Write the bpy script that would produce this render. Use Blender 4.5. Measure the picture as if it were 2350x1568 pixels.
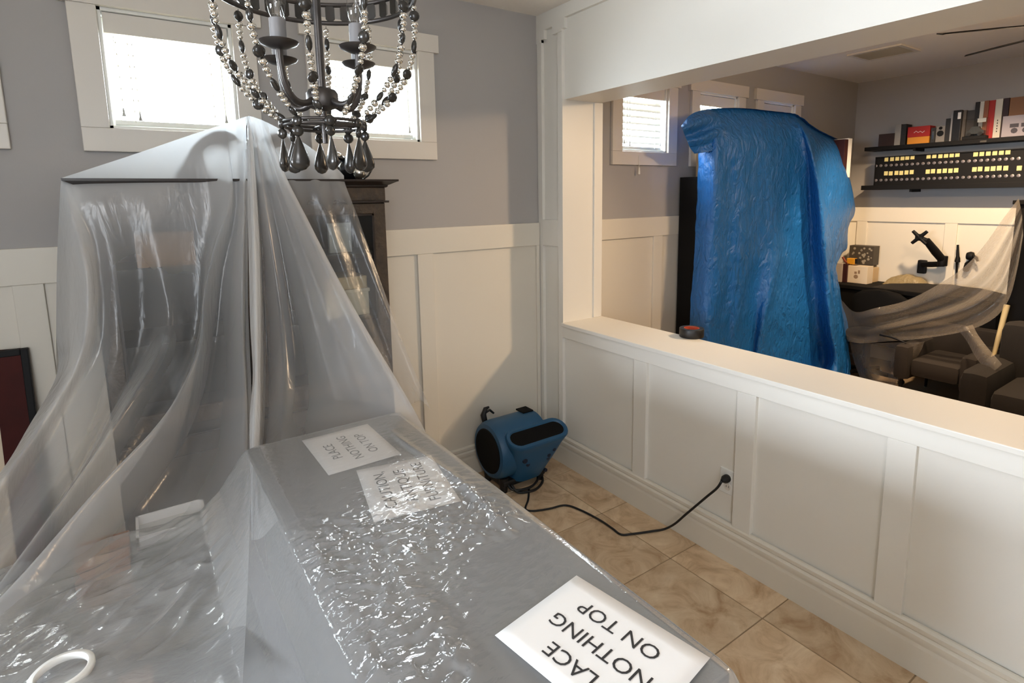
import bpy, bmesh, math, random
import numpy as np
from mathutils import Vector, Matrix

random.seed(7)
rng = np.random.default_rng(7)
for o in list(bpy.data.objects):
    bpy.data.objects.remove(o, do_unlink=True)
SC = bpy.context.scene
COL = SC.collection
PI = math.pi

# ------------------------------------------------------------------ camera
CAM = np.array([-2.12877, -2.81, 1.67757])
FPX, PCX, PCY = 1278.69, 1175.0, 642.79


def cam_axes(yaw, pitch, roll):
    f = np.array([math.cos(yaw) * math.cos(pitch), math.sin(yaw) * math.cos(pitch), math.sin(pitch)])
    r = np.cross(f, [0, 0, 1.0])
    r /= np.linalg.norm(r)
    d = np.cross(f, r)
    r2 = r * math.cos(roll) + d * math.sin(roll)
    d2 = -r * math.sin(roll) + d * math.cos(roll)
    return r2, d2, f


AX_R, AX_D, AX_F = cam_axes(0.972833878, -0.148142381, 0.0169214534)
cam_data = bpy.data.cameras.new('camera')
cam_data.sensor_width = 36.0
cam_data.sensor_fit = 'HORIZONTAL'
cam_data.lens = FPX * 36.0 / 2350.0
cam_data.shift_y = (PCY - 784.0) / 2350.0
cam_data.clip_start = 0.02
cam = bpy.data.objects.new('camera', cam_data)
COL.objects.link(cam)
m = Matrix.Identity(4)
for i in range(3):
    m[i][0], m[i][1], m[i][2], m[i][3] = AX_R[i], -AX_D[i], -AX_F[i], CAM[i]
cam.matrix_world = m
SC.camera = cam


def P(px, py, axis, val):
    """World point where the sight line of a photo pixel meets a plane of the room."""
    d = AX_R * ((px - PCX) / FPX) + AX_D * ((py - PCY) / FPX) + AX_F
    k = 'xyz'.index(axis)
    t = (val - CAM[k]) / d[k]
    return CAM + d * t


# ------------------------------------------------------------------ light
SC.view_settings.view_transform = 'Standard'
SC.view_settings.look = 'None'
SC.view_settings.gamma = 1.0
SC.view_settings.use_curve_mapping = False
SC.view_settings.exposure = 0.0
SC.cycles.use_denoising = True
SC.cycles.transparent_max_bounces = 24
SC.cycles.max_bounces = 10
SC.cycles.sample_clamp_indirect = 6.0
SC.cycles.caustics_reflective = False
SC.cycles.caustics_refractive = False

W = bpy.data.worlds.new('world')
SC.world = W
W.use_nodes = True
bgn = W.node_tree.nodes['Background']
bgn.inputs['Color'].default_value = (0.82, 0.90, 1.0, 1)
bgn.inputs['Strength'].default_value = 56.0


def lamp(name, kind, loc, power, color, size=None, size_y=None, aim=None, **kw):
    d = bpy.data.lights.new(name, kind)
    d.energy = power
    d.color = color
    if kind == 'AREA':
        d.shape = 'RECTANGLE'
        d.size = size
        d.size_y = size_y
    elif size:
        d.shadow_soft_size = size
    for k, v in kw.items():
        setattr(d, k, v)
    o = bpy.data.objects.new(name, d)
    o.location = loc
    if aim is not None:
        o.rotation_euler = (Vector(aim) - Vector(loc)).to_track_quat('-Z', 'Y').to_euler()
    COL.objects.link(o)
    return o


# daylight through the wide window in the west wall (its opening also lets the sky in) then unseen fill lamps added behind the camera
for x_, y_, z_, w_, h_, ax_, ay_ in ([(-7.19, -2.05, 1.79, 2.2, 1.02, 0, -2.05)] + [(c_, -0.01 + 0.17, 2.208, 0.475, 0.464, c_, -9) for c_ in (-2.795, -1.918, -1.04, 0.939, 1.766, 2.603)]):
    o_ = lamp('window_portal', 'AREA', (x_, y_, z_), 1, (1, 1, 1), w_, h_, aim=(ax_, ay_, z_))
    o_.data.cycles.is_portal = True      # guides the sky light through the openings
lamp('rear_fill', 'AREA', (-3.3, -5.72, 1.75), 52, (0.86, 0.93, 1.0), 1.9, 1.0, aim=(-2.6, 0, 1.7))  # unseen fill lamp added to lift the north wall and drape; no window here
lamp('overhead_fill', 'AREA', (-2.75, -4.35, 2.70), 44, (0.95, 0.97, 1.0), 0.6, 0.6, aim=(-2.45, -3.3, 0))  # unseen overhead lamp added to draw shadow lines under the rails
# the warm ceiling-fan lamp of the next room: a bowl that throws most of its light down
LAMP = (1.62, -1.98, 2.385)
lamp('fan_lamp', 'AREA', LAMP, 30, (1.0, 0.70, 0.42), 0.22, 0.22, aim=(1.62, -1.98, 0))
lamp('fan_lamp_glow', 'POINT', (1.56, -1.90, 2.46), 28, (1.0, 0.70, 0.42), size=0.08)

h_ = lamp('wedge_fill_spot', 'SPOT', (1.62, -1.98, 2.385), 80, (1.0, 0.72, 0.45), size=0.07, aim=(-0.6, -0.2, 1.0))  # spot added to brighten the north wall wedge; not a part of the fan
h_.data.spot_size = math.radians(58)
h_.data.spot_blend = 0.8
d_ = lamp('east_wall_fill', 'SPOT', (2.55, -1.45, 2.70), 250, (1.0, 0.72, 0.45), size=0.06, aim=(3.45, -1.0, 0.5))  # added spot that brightens the lower east wall; no fixture here
d_.data.spot_size = math.radians(102)
d_.data.spot_blend = 0.6

# ------------------------------------------------------------------ helpers


def lin(c):
    c = c / 255.0
    return c / 12.92 if c <= 0.04045 else ((c + 0.055) / 1.055) ** 2.4


def rgb(r, g, b):
    return (lin(r), lin(g), lin(b), 1.0)


class MB:
    def __init__(self):
        self.v, self.f = [], []

    def add(self, vs, fs):
        n = len(self.v)
        self.v += [tuple(map(float, p)) for p in vs]
        self.f += [tuple(n + i for i in f) for f in fs]
        return self

    def box(self, a, b):
        x0, y0, z0 = [min(a[i], b[i]) for i in range(3)]
        x1, y1, z1 = [max(a[i], b[i]) for i in range(3)]
        return self.add([(x0, y0, z0), (x1, y0, z0), (x1, y1, z0), (x0, y1, z0), (x0, y0, z1), (x1, y0, z1), (x1, y1, z1), (x0, y1, z1)],
                        [(0, 3, 2, 1), (4, 5, 6, 7), (0, 1, 5, 4), (1, 2, 6, 5), (2, 3, 7, 6), (3, 0, 4, 7)])

    def prism(self, pts, mapf, d0, d1):
        """polygon pts (u,v) extruded from d0 to d1; mapf(u,v,d)->xyz"""
        n = len(pts)
        vs = [mapf(u, v, d0) for u, v in pts] + [mapf(u, v, d1) for u, v in pts]
        fs = [tuple(range(n))[::-1], tuple(range(n, 2 * n))]
        fs += [(i, (i + 1) % n, n + (i + 1) % n, n + i) for i in range(n)]
        return self.add(vs, fs)

    def lathe(self, prof, c, axis='z', seg=24, cap=True):
        """prof: list of (r, h) ; revolve about axis through c"""
        vs, fs = [], []
        for r, h in prof:
            for k in range(seg):
                a = 2 * PI * k / seg
                u, w = r * math.cos(a), r * math.sin(a)
                vs.append({'z': (c[0] + u, c[1] + w, c[2] + h), 'x': (c[0] + h, c[1] + u, c[2] + w), 'y': (c[0] + w, c[1] + h, c[2] + u)}[axis])
        for j in range(len(prof) - 1):
            for k in range(seg):
                a, b = j * seg + k, j * seg + (k + 1) % seg
                fs.append((a, b, b + seg, a + seg))
        if cap:
            fs.append(tuple(range(seg))[::-1])
            fs.append(tuple(range((len(prof) - 1) * seg, len(prof) * seg)))
        return self.add(vs, fs)

    def tube(self, pts, r, seg=8, closed=False):
        pts = [np.array(p, float) for p in pts]
        n = len(pts)
        rr = r if hasattr(r, '__len__') else [r] * n
        vs, fs = [], []
        up = None
        for i, p in enumerate(pts):
            if closed:
                t = pts[(i + 1) % n] - pts[i - 1]
            else:
                t = pts[min(i + 1, n - 1)] - pts[max(i - 1, 0)]
            t = t / (np.linalg.norm(t) + 1e-12)
            if up is None:
                up = np.array([0, 0, 1.0]) if abs(t[2]) < 0.9 else np.array([1.0, 0, 0])
            a = np.cross(t, up)
            a /= np.linalg.norm(a) + 1e-12
            b = np.cross(a, t)
            up = b
            for k in range(seg):
                th = 2 * PI * k / seg
                vs.append(p + rr[i] * (math.cos(th) * a + math.sin(th) * b))
        for i in range(n if closed else n - 1):
            j = (i + 1) % n
            for k in range(seg):
                fs.append((i * seg + k, i * seg + (k + 1) % seg, j * seg + (k + 1) % seg, j * seg + k))
        if not closed:
            fs.append(tuple(range(seg))[::-1])
            fs.append(tuple(range((n - 1) * seg, n * seg)))
        return self.add(vs, fs)

    def grid(self, G, flip=False):
        h, w = G.shape[:2]
        vs = G.reshape(-1, 3)
        fs = []
        for i in range(h - 1):
            for j in range(w - 1):
                q = (i * w + j, i * w + j + 1, (i + 1) * w + j + 1, (i + 1) * w + j)
                fs.append(q[::-1] if flip else q)
        return self.add(vs, fs)

    def loft(self, rings, cap=True):
        n = len(rings[0])
        vs = [p for r in rings for p in r]
        fs = []
        for j in range(len(rings) - 1):
            for k in range(n):
                a, b = j * n + k, j * n + (k + 1) % n
                fs.append((a, b, b + n, a + n))
        if cap:
            fs.append(tuple(range(n))[::-1])
            fs.append(tuple(range((len(rings) - 1) * n, len(rings) * n)))
        return self.add(vs, fs)

    def mesh(self, name, mat, smooth=None, bevel=0, fix=True):
        me = bpy.data.meshes.new(name)
        me.from_pydata(self.v, [], self.f)
        if fix or bevel:
            bm = bmesh.new()
            bm.from_mesh(me)
            if bevel:
                bmesh.ops.remove_doubles(bm, verts=bm.verts, dist=1e-6)
            bmesh.ops.recalc_face_normals(bm, faces=bm.faces)
            if bevel:
                es = [e for e in bm.edges if len(e.link_faces) == 2 and e.calc_face_angle(0) > 0.5]
                bmesh.ops.bevel(bm, geom=es, offset=bevel, segments=2, profile=0.6, affect='EDGES', clamp_overlap=True)
            bm.to_mesh(me)
            bm.free()
        if mat:
            me.materials.append(mat)
        if smooth:
            me.shade_smooth()
            if smooth < 3:
                me.set_sharp_from_angle(angle=smooth)
        me.update()
        return me


def link(name, me, parent=None):
    o = bpy.data.objects.new(name, me)
    COL.objects.link(o)
    if parent is not None:
        adopt(o, parent)
    return o


def world_of(o):
    mw = Matrix.LocRotScale(o.location, o.rotation_euler, o.scale)
    if o.parent:
        mw = world_of(o.parent) @ o.matrix_parent_inverse @ mw
    return mw


def adopt(o, parent):
    o.parent = parent
    o.matrix_parent_inverse = world_of(parent).inverted()


def obj(name, mb, mat, parent=None, smooth=None, bevel=0, fix=True):
    return link(name, mb.mesh(name, mat, smooth, bevel, fix), parent)


def thing(name, label, cat, loc=(0, 0, 0), group=None):
    o = bpy.data.objects.new(name, None)
    o.empty_display_size = 0.05
    COL.objects.link(o)
    o.location = loc
    return tag(o, label, cat, group)


def tag(o, label, cat, group=None):
    o['label'] = label
    o['category'] = cat
    if group:
        o['group'] = group
    return o


def struct(o, label=None):
    o['kind'] = 'structure'
    if label:
        o['label'] = label
    return o


def copy_tree(src, loc):
    def rec(o, parent):
        c = o.copy()
        COL.objects.link(c)
        c.parent = parent
        for ch in o.children:
            rec(ch, c)
        return c
    r = rec(src, None)
    r.location = loc
    return r


# ------------------------------------------------------------------ materials
def nt(name):
    mt = bpy.data.materials.new(name)
    mt.use_nodes = True
    t = mt.node_tree
    b = t.nodes['Principled BSDF']
    return mt, t, b


def mat(name, col, rough=0.5, metal=0.0, bump=0.0, bscale=60.0, spec=0.5, var=0.0, vscale=5.0, coat=0.0, bdist=0.002):
    mt, t, b = nt(name)
    b.inputs['Base Color'].default_value = col
    b.inputs['Roughness'].default_value = rough
    b.inputs['Metallic'].default_value = metal
    b.inputs['Specular IOR Level'].default_value = spec
    if coat:
        b.inputs['Coat Weight'].default_value = coat
        b.inputs['Coat Roughness'].default_value = 0.1
    L = t.links
    tc = t.nodes.new('ShaderNodeTexCoord')
    if bump:
        n = t.nodes.new('ShaderNodeTexNoise')
        n.inputs['Scale'].default_value = bscale
        n.inputs['Detail'].default_value = 5
        L.new(tc.outputs['Object'], n.inputs['Vector'])
        bu = t.nodes.new('ShaderNodeBump')
        bu.inputs['Strength'].default_value = bump
        bu.inputs['Distance'].default_value = bdist
        L.new(n.outputs['Fac'], bu.inputs['Height'])
        L.new(bu.outputs['Normal'], b.inputs['Normal'])
    if var:
        n = t.nodes.new('ShaderNodeTexNoise')
        n.inputs['Scale'].default_value = vscale
        n.inputs['Detail'].default_value = 6
        L.new(tc.outputs['Object'], n.inputs['Vector'])
        mx = t.nodes.new('ShaderNodeMix')
        mx.data_type = 'RGBA'
        mx.blend_type = 'MULTIPLY'
        mx.inputs[0].default_value = 1.0
        mx.inputs[6].default_value = col
        rp = t.nodes.new('ShaderNodeValToRGB')
        rp.color_ramp.elements[0].position = 0.3
        rp.color_ramp.elements[1].position = 0.7
        lo = 1 - var
        rp.color_ramp.elements[0].color = (lo, lo, lo, 1)
        rp.color_ramp.elements[1].color = (1, 1, 1, 1)
        L.new(n.outputs['Fac'], rp.inputs['Fac'])
        L.new(rp.outputs['Color'], mx.inputs[7])
        L.new(mx.outputs[2], b.inputs['Base Color'])
    return mt


M = {}
M['wall'] = mat('grey_wall_paint', rgb(172, 169, 167), 0.7, bump=0.25, bscale=120, bdist=0.001)
M['trim'] = mat('cream_white_paint', rgb(226, 220, 207), 0.42, bump=0.05, bscale=40)
M['header'] = mat('white_header_paint', rgb(234, 231, 223), 0.45, bump=0.05, bscale=30)
M['ceil'] = mat('ceiling_paint', rgb(243, 238, 231), 0.85, bump=0.5, bscale=45, bdist=0.004)
M['casing'] = mat('window_casing_paint', rgb(222, 216, 207), 0.4)
M['vinyl'] = mat('white_vinyl', rgb(238, 238, 234), 0.35)
M['grout'] = mat('beige_grout', rgb(150, 128, 100), 0.8)
M['black'] = mat('black_lacquer', rgb(12, 11, 12), 0.6, spec=0.25)
M['blackmatte'] = mat('black_matte', rgb(9, 8, 8), 0.8, spec=0.2)
M['bronze'] = mat('dark_bronze_metal', rgb(84, 80, 78), 0.38, metal=0.85)
M['silver'] = mat('antique_silver_bead', rgb(225, 222, 214), 0.12, metal=1.0)
M['smoke'] = mat('smoky_dark_stone', rgb(44, 41, 37), 0.22, spec=0.5)
M['sleeve'] = mat('grey_candle_sleeve', rgb(128, 126, 127), 0.5)
M['wood'] = mat('dark_walnut', rgb(46, 36, 30), 0.35, var=0.45, vscale=9, bump=0.15, bscale=25)
M['carved'] = mat('carved_dark_walnut', rgb(74, 60, 46), 0.45, var=0.55, vscale=22, bump=0.9, bscale=48, bdist=0.006)
M['mahog'] = mat('red_mahogany_frame', rgb(72, 18, 12), 0.6, var=0.4, vscale=6, spec=0.2)
M['paper'] = mat('white_paper', rgb(244, 242, 240), 0.6)
M['ink'] = mat('grey_black_ink', rgb(40, 38, 38), 0.7)
M['rubber'] = mat('black_rubber', rgb(16, 15, 16), 0.55)
M['brownbox'] = mat('brown_cardboard', rgb(150, 104, 72), 0.75)
M['charcoal'] = mat('brown_grey_fabric', rgb(27, 22, 18), 0.95, bump=0.4, bscale=300)
M['greyfab'] = mat('grey_fabric', rgb(46, 40, 36), 0.95, bump=0.4, bscale=300)


def glass_mat(name, col, alpha, rough=0.02):
    mt, t, b = nt(name)
    t.nodes.remove(b)
    out = t.nodes['Material Output']
    tr = t.nodes.new('ShaderNodeBsdfTransparent')
    tr.inputs['Color'].default_value = col
    gl = t.nodes.new('ShaderNodeBsdfGlossy')
    gl.inputs['Roughness'].default_value = rough
    lw = t.nodes.new('ShaderNodeLayerWeight')
    lw.inputs['Blend'].default_value = 0.5
    fr = t.nodes.new('ShaderNodeMath')
    fr.operation = 'POWER'
    fr.inputs[1].default_value = 5.0
    t.links.new(lw.outputs['Facing'], fr.inputs[0])
    ad = t.nodes.new('ShaderNodeMath')
    ad.operation = 'ADD'
    ad.inputs[1].default_value = alpha
    mx = t.nodes.new('ShaderNodeMixShader')
    t.links.new(fr.outputs[0], ad.inputs[0])
    t.links.new(ad.outputs[0], mx.inputs[0])
    t.links.new(tr.outputs[0], mx.inputs[1])
    t.links.new(gl.outputs[0], mx.inputs[2])
    t.links.new(mx.outputs[0], out.inputs[0])
    return mt


M['pane'] = glass_mat('window_glass', (0.95, 0.97, 0.96, 1), 0.02)
M['bulb'] = glass_mat('clear_bulb_glass', (0.97, 0.97, 0.97, 1), 0.06)


def blind_mat(name='white_blind_slat', through=0.75):
    mt, t, b = nt(name)
    t.nodes.remove(b)
    d = t.nodes.new('ShaderNodeBsdfDiffuse')
    d.inputs[0].default_value = rgb(240, 238, 230)
    tl = t.nodes.new('ShaderNodeBsdfTranslucent')
    tl.inputs[0].default_value = rgb(245, 238, 220)
    mx = t.nodes.new('ShaderNodeMixShader')
    mx.inputs[0].default_value = through
    t.links.new(d.outputs[0], mx.inputs[1])
    t.links.new(tl.outputs[0], mx.inputs[2])
    t.links.new(mx.outputs[0], t.nodes['Material Output'].inputs[0])
    return mt


M['blind'] = blind_mat()
M['blind_opaque'] = blind_mat('opaque_blind_slat', 0.015)


def film(name, col, haze, edge, rough, bump, bscale, layers=0.0, fwd=0.5, gloss=0.9, stretch=(1, 1, 1), bdist=0.01, ior=1.5, distort=0.6, fine=0.3):
    """thin milky plastic film: clear + scattering haze that grows at grazing angles + gloss"""
    mt, t, b = nt(name)
    t.nodes.remove(b)
    N, L = t.nodes, t.links
    out = N['Material Output']
    tc = N.new('ShaderNodeTexCoord')
    mp = N.new('ShaderNodeMapping')
    mp.inputs['Scale'].default_value = stretch
    L.new(tc.outputs['Object'], mp.inputs['Vector'])
    n1 = N.new('ShaderNodeTexNoise')
    n1.inputs['Scale'].default_value = bscale
    n1.inputs['Detail'].default_value = 4
    n1.inputs['Distortion'].default_value = distort
    L.new(mp.outputs[0], n1.inputs['Vector'])
    # ridged: creases rather than soft lumps
    s1 = N.new('ShaderNodeMath'); s1.operation = 'SUBTRACT'; s1.inputs[1].default_value = 0.5
    a1 = N.new('ShaderNodeMath'); a1.operation = 'ABSOLUTE'
    L.new(n1.outputs['Fac'], s1.inputs[0]); L.new(s1.outputs[0], a1.inputs[0])
    n2 = N.new('ShaderNodeTexNoise')
    n2.inputs['Scale'].default_value = bscale * 3.1
    n2.inputs['Detail'].default_value = 2
    L.new(mp.outputs[0], n2.inputs['Vector'])
    m2 = N.new('ShaderNodeMath'); m2.operation = 'MULTIPLY_ADD'; m2.inputs[1].default_value = fine
    L.new(n2.outputs['Fac'], m2.inputs[0]); L.new(a1.outputs[0], m2.inputs[2])
    bu = N.new('ShaderNodeBump')
    bu.inputs['Strength'].default_value = bump
    bu.inputs['Distance'].default_value = bdist
    L.new(m2.outputs[0], bu.inputs['Height'])
    lw = N.new('ShaderNodeLayerWeight')
    lw.inputs['Blend'].default_value = 0.35
    hz = N.new('ShaderNodeMath'); hz.operation = 'MULTIPLY_ADD'
    hz.inputs[1].default_value = edge; hz.inputs[2].default_value = haze
    hz.use_clamp = True
    L.new(lw.outputs['Facing'], hz.inputs[0])
    if layers:      # gathered film: several layers one on another scatter more; also carries painted backlit brightness
        at = N.new('ShaderNodeAttribute'); at.attribute_name = 'layers'
        h2 = N.new('ShaderNodeMath'); h2.operation = 'MULTIPLY_ADD'; h2.inputs[1].default_value = layers; h2.use_clamp = True
        L.new(at.outputs['Fac'], h2.inputs[0]); L.new(hz.outputs[0], h2.inputs[2])
        hz = h2
    d = N.new('ShaderNodeBsdfDiffuse'); d.inputs[0].default_value = col
    tl = N.new('ShaderNodeBsdfTranslucent'); tl.inputs[0].default_value = col
    sc = N.new('ShaderNodeMixShader'); sc.inputs[0].default_value = fwd
    L.new(d.outputs[0], sc.inputs[1]); L.new(tl.outputs[0], sc.inputs[2])
    tr = N.new('ShaderNodeBsdfTransparent')
    m1 = N.new('ShaderNodeMixShader')
    L.new(hz.outputs[0], m1.inputs[0]); L.new(tr.outputs[0], m1.inputs[1]); L.new(sc.outputs[0], m1.inputs[2])
    g = N.new('ShaderNodeBsdfGlossy'); g.inputs['Roughness'].default_value = rough
    L.new(bu.outputs[0], g.inputs['Normal'])
    # Schlick reflectance, the same from both faces of the film
    fr = N.new('ShaderNodeLayerWeight'); fr.inputs['Blend'].default_value = 0.5
    L.new(bu.outputs[0], fr.inputs['Normal'])
    pw = N.new('ShaderNodeMath'); pw.operation = 'POWER'; pw.inputs[1].default_value = 4.0
    L.new(fr.outputs['Facing'], pw.inputs[0])
    fm = N.new('ShaderNodeMath'); fm.operation = 'MULTIPLY_ADD'; fm.inputs[1].default_value = gloss * 0.8; fm.inputs[2].default_value = gloss * 0.06
    L.new(pw.outputs[0], fm.inputs[0])
    m3 = N.new('ShaderNodeMixShader')
    L.new(fm.outputs[0], m3.inputs[0]); L.new(m1.outputs[0], m3.inputs[1]); L.new(g.outputs[0], m3.inputs[2])
    L.new(m3.outputs[0], out.inputs[0])
    return mt


M['film'] = film('milky_drape_film', rgb(242, 245, 248), 0.07, 0.50, 0.24, 0.55, 16.0, layers=0.62, fwd=0.48, gloss=0.9, stretch=(1, 1, 0.35), fine=0.15)
M['filmtop'] = film('clear_crinkled_film', rgb(238, 240, 241), 0.25, 0.15, 0.04, 0.10, 40.0, fwd=0.25, gloss=1.5, stretch=(0.75, 1.5, 1), bdist=0.012, fine=0.25, distort=1.0)
M['filmfar'] = film('thin_dusty_film', rgb(190, 178, 162), 0.20, 0.42, 0.3, 0.9, 22.0)


def tarp_mat():
    mt, t, b = nt('blue_woven_tarp')
    N, L = t.nodes, t.links
    b.inputs['Base Color'].default_value = rgb(26, 100, 172)
    b.inputs['Roughness'].default_value = 0.40
    b.inputs['Specular IOR Level'].default_value = 0.55
    tc = N.new('ShaderNodeTexCoord')
    mp = N.new('ShaderNodeMapping'); mp.inputs['Scale'].default_value = (1, 1, 0.55)
    L.new(tc.outputs['Object'], mp.inputs['Vector'])
    n = N.new('ShaderNodeTexNoise'); n.inputs['Scale'].default_value = 15; n.inputs['Detail'].default_value = 6
    n.inputs['Distortion'].default_value = 0.5
    L.new(mp.outputs[0], n.inputs['Vector'])
    s1 = N.new('ShaderNodeMath'); s1.operation = 'SUBTRACT'; s1.inputs[1].default_value = 0.5
    a1 = N.new('ShaderNodeMath'); a1.operation = 'ABSOLUTE'
    L.new(n.outputs['Fac'], s1.inputs[0]); L.new(s1.outputs[0], a1.inputs[0])
    bu = N.new('ShaderNodeBump'); bu.inputs['Strength'].default_value = 0.8; bu.inputs['Distance'].default_value = 0.05
    L.new(a1.outputs[0], bu.inputs['Height'])
    L.new(bu.outputs[0], b.inputs['Normal'])
    return mt


M['tarp'] = tarp_mat()


def tile_mat():
    mt, t, b = nt('travertine_tile')
    N, L = t.nodes, t.links
    oi = N.new('ShaderNodeObjectInfo')
    tc = N.new('ShaderNodeTexCoord')
    ad = N.new('ShaderNodeVectorMath'); ad.operation = 'MULTIPLY_ADD'
    cx = N.new('ShaderNodeCombineXYZ')
    for k in range(3):
        L.new(oi.outputs['Random'], cx.inputs[k])
    ad.inputs[1].default_value = (31, 17, 11)
    L.new(cx.outputs[0], ad.inputs[0]); L.new(tc.outputs['Object'], ad.inputs[2])
    n = N.new('ShaderNodeTexNoise'); n.inputs['Scale'].default_value = 6.5; n.inputs['Detail'].default_value = 9
    n.inputs['Roughness'].default_value = 0.62; n.inputs['Distortion'].default_value = 1.2
    L.new(ad.outputs[0], n.inputs['Vector'])
    rp = N.new('ShaderNodeValToRGB')
    e = rp.color_ramp.elements
    e[0].position = 0.3; e[0].color = rgb(176, 142, 106)
    e[1].position = 0.72; e[1].color = rgb(232, 210, 178)
    x = e.new(0.5); x.color = rgb(212, 184, 150)
    L.new(n.outputs['Fac'], rp.inputs['Fac'])
    hs = N.new('ShaderNodeHueSaturation')
    mr = N.new('ShaderNodeMapRange'); mr.inputs[3].default_value = 0.86; mr.inputs[4].default_value = 1.08
    L.new(oi.outputs['Random'], mr.inputs[0]); L.new(mr.outputs[0], hs.inputs['Value'])
    L.new(rp.outputs['Color'], hs.inputs['Color'])
    L.new(hs.outputs[0], b.inputs['Base Color'])
    b.inputs['Roughness'].default_value = 0.38
    bu = N.new('ShaderNodeBump'); bu.inputs['Strength'].default_value = 0.15; bu.inputs['Distance'].default_value = 0.003
    L.new(n.outputs['Fac'], bu.inputs['Height']); L.new(bu.outputs[0], b.inputs['Normal'])
    return mt


M['tile'] = tile_mat()

# ================================================================== THE ROOMS
CEIL = 2.74
TH = 0.16          # outer wall thickness
WT = 0.29          # partition thickness
WIN = [(-3.125, -2.464), (-2.248, -1.587), (-1.372, -0.707), (0.612, 1.266), (1.428, 2.103), (2.266, 2.940)]
CAS = 0.093
ZB, ZT = 1.976, 2.440   # window opening heights


def wall_with_holes(name, x0, x1, holes):
    mb = MB()
    xs = x0
    for a, b in holes:
        mb.box((xs, 0, 0), (a, TH, CEIL))
        mb.box((a, 0, 0), (b, TH, ZB))
        mb.box((a, 0, ZT), (b, TH, CEIL))
        xs = b
    mb.box((xs, 0, 0), (x1, TH, CEIL))
    return struct(obj(name, mb, M['wall']))


holes = [(a + CAS, b - CAS) for a, b in WIN]
wn = wall_with_holes('wall_north', -7.36, 4.16, holes)
# west wall with patio door opening, south wall, two added light blockers, east wall
mb = MB()
mb.box((-7.36, -5.96, 0), (-7.2, -3.15, CEIL)).box((-7.36, -3.15, 2.30), (-7.2, -0.95, CEIL)).box((-7.36, -3.15, 0), (-7.2, -0.95, 1.28)).box((-7.36, -0.95, 0), (-7.2, 0, CEIL))
struct(obj('wall_west', mb, M['wall']))
mb = MB()
mb.box((-7.36, -5.96, 0), (4.16, -5.8, CEIL))
struct(obj('wall_south', mb, M['wall']))
struct(obj('daylight_blocker', MB().box((-3.42, -1.40, 0), (-3.30, 0, CEIL)), M['wall']))  # unseen stub added to keep west daylight off the left wall
struct(obj('rear_fill_blocker', MB().box((-1.75, -3.72, 0), (0.012, -3.60, CEIL)), M['wall']))  # unseen slab added to shade the half wall from the rear lamp
we = struct(obj('wall_east', MB().box((4.0, -5.8, 0), (4.16, 0, CEIL)), M['wall']))
# partition with its wide opening
OY0, OY1, OZ0, OZ1 = -0.238, -4.3, 0.892, 2.228
mb = MB()
mb.box((0.012, 0, 0), (WT, OY0, CEIL)).box((0.012, OY0, 0), (WT, OY1, OZ0)).box((0.012, OY0, OZ1), (WT, OY1, CEIL)).box((0.012, OY1, 0), (WT, -5.8, CEIL))
wp = struct(obj('wall_partition', mb, M['header']))
struct(obj('ceiling', MB().box((-7.36, -5.96, CEIL), (4.16, TH, CEIL + 0.12)), M['ceil']))

# floor: grout bed, travertine tiles one by one where they show, plain slab beyond
fl = struct(obj('floor', MB().box((-7.36, -5.96, -0.12), (4.16, TH, -0.003)), M['grout']))
mb = MB().box((-0.2275, -0.2275, -0.012), (0.2275, 0.2275, 0.0))
tile_full = mb.mesh('tile', M['tile'], bevel=0.003)
tile_cut = {}
for i in range(-1, 8):
    for j in range(-1, 8):
        x1 = 0.0 if i < 0 else -0.20 - 0.46 * i
        x0 = -0.20 - 0.46 * (i + 1)
        y1 = 0.0 if j < 0 else -0.33 - 0.46 * j
        y0 = -0.33 - 0.46 * (j + 1)
        w, h = x1 - x0, y1 - y0
        if i < 0:
            w, x0 = 0.20, -0.20
        if j < 0:
            h, y0 = 0.33, -0.33
        if i >= 0 and j >= 0:
            me = tile_full
        else:
            k = (round(w, 3), round(h, 3))
            if k not in tile_cut:
                a, b = w / 2 - 0.0025, h / 2 - 0.0025
                tile_cut[k] = MB().box((-a, -b, -0.012), (a, b, 0)).mesh('tile', M['tile'], bevel=0.003)
            me = tile_cut[k]
        o = link('tile', me)
        o.location = (x0 + w / 2, y0 + h / 2, 0)
        adopt(o, fl)

# ---- trim boards of the north wall: rail and stiles
zr0, zr1 = 1.375, 1.515


def board(name, a, b, parent, m_='trim', bev=0.003):
    return obj(name, MB().box(a, b), M[m_], parent, bevel=bev)


board('rail', (-7.2, -0.02, zr0), (-0.012, 0.0, zr1), wn)
board('rail', (WT, -0.02, zr0), (4.0, 0.0, zr1), wn)
for x in (-4.48, -4.14, -3.585, -3.03, -2.473, -1.915, -1.357, -0.80):
    board('stile', (x - 0.047, -0.018, 0.19), (x + 0.047, 0.0, zr0), wn)
board('stile', (-0.036, -0.018, 0.19), (-0.012, 0.0, zr0), wn)
for x in (1.09, 1.70, 2.31, 2.92, 3.53):
    board('stile', (x - 0.047, -0.018, 0.19), (x + 0.047, 0.0, zr0), wn)
obj('wainscot_panel', MB().box((-7.2, -0.004, 0.1), (-0.012, 0.0, zr0)).box((WT, -0.004, 0.1), (4.0, 0, zr0)), M['trim'], wn)


def baseboard(name, run):
    """run(u0,u1 handled by caller): stepped profile extruded"""
    prof = [(0, 0), (0.020, 0), (0.020, 0.105), (0.017, 0.118), (0.017, 0.128), (0.026, 0.134), (0.026, 0.150), (0.016, 0.158), (0.022, 0.166), (0.022, 0.180), (0.010, 0.186), (0, 0.186)]
    mb = MB()
    run(mb, prof)
    return struct(obj(name, mb, M['trim']))


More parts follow.
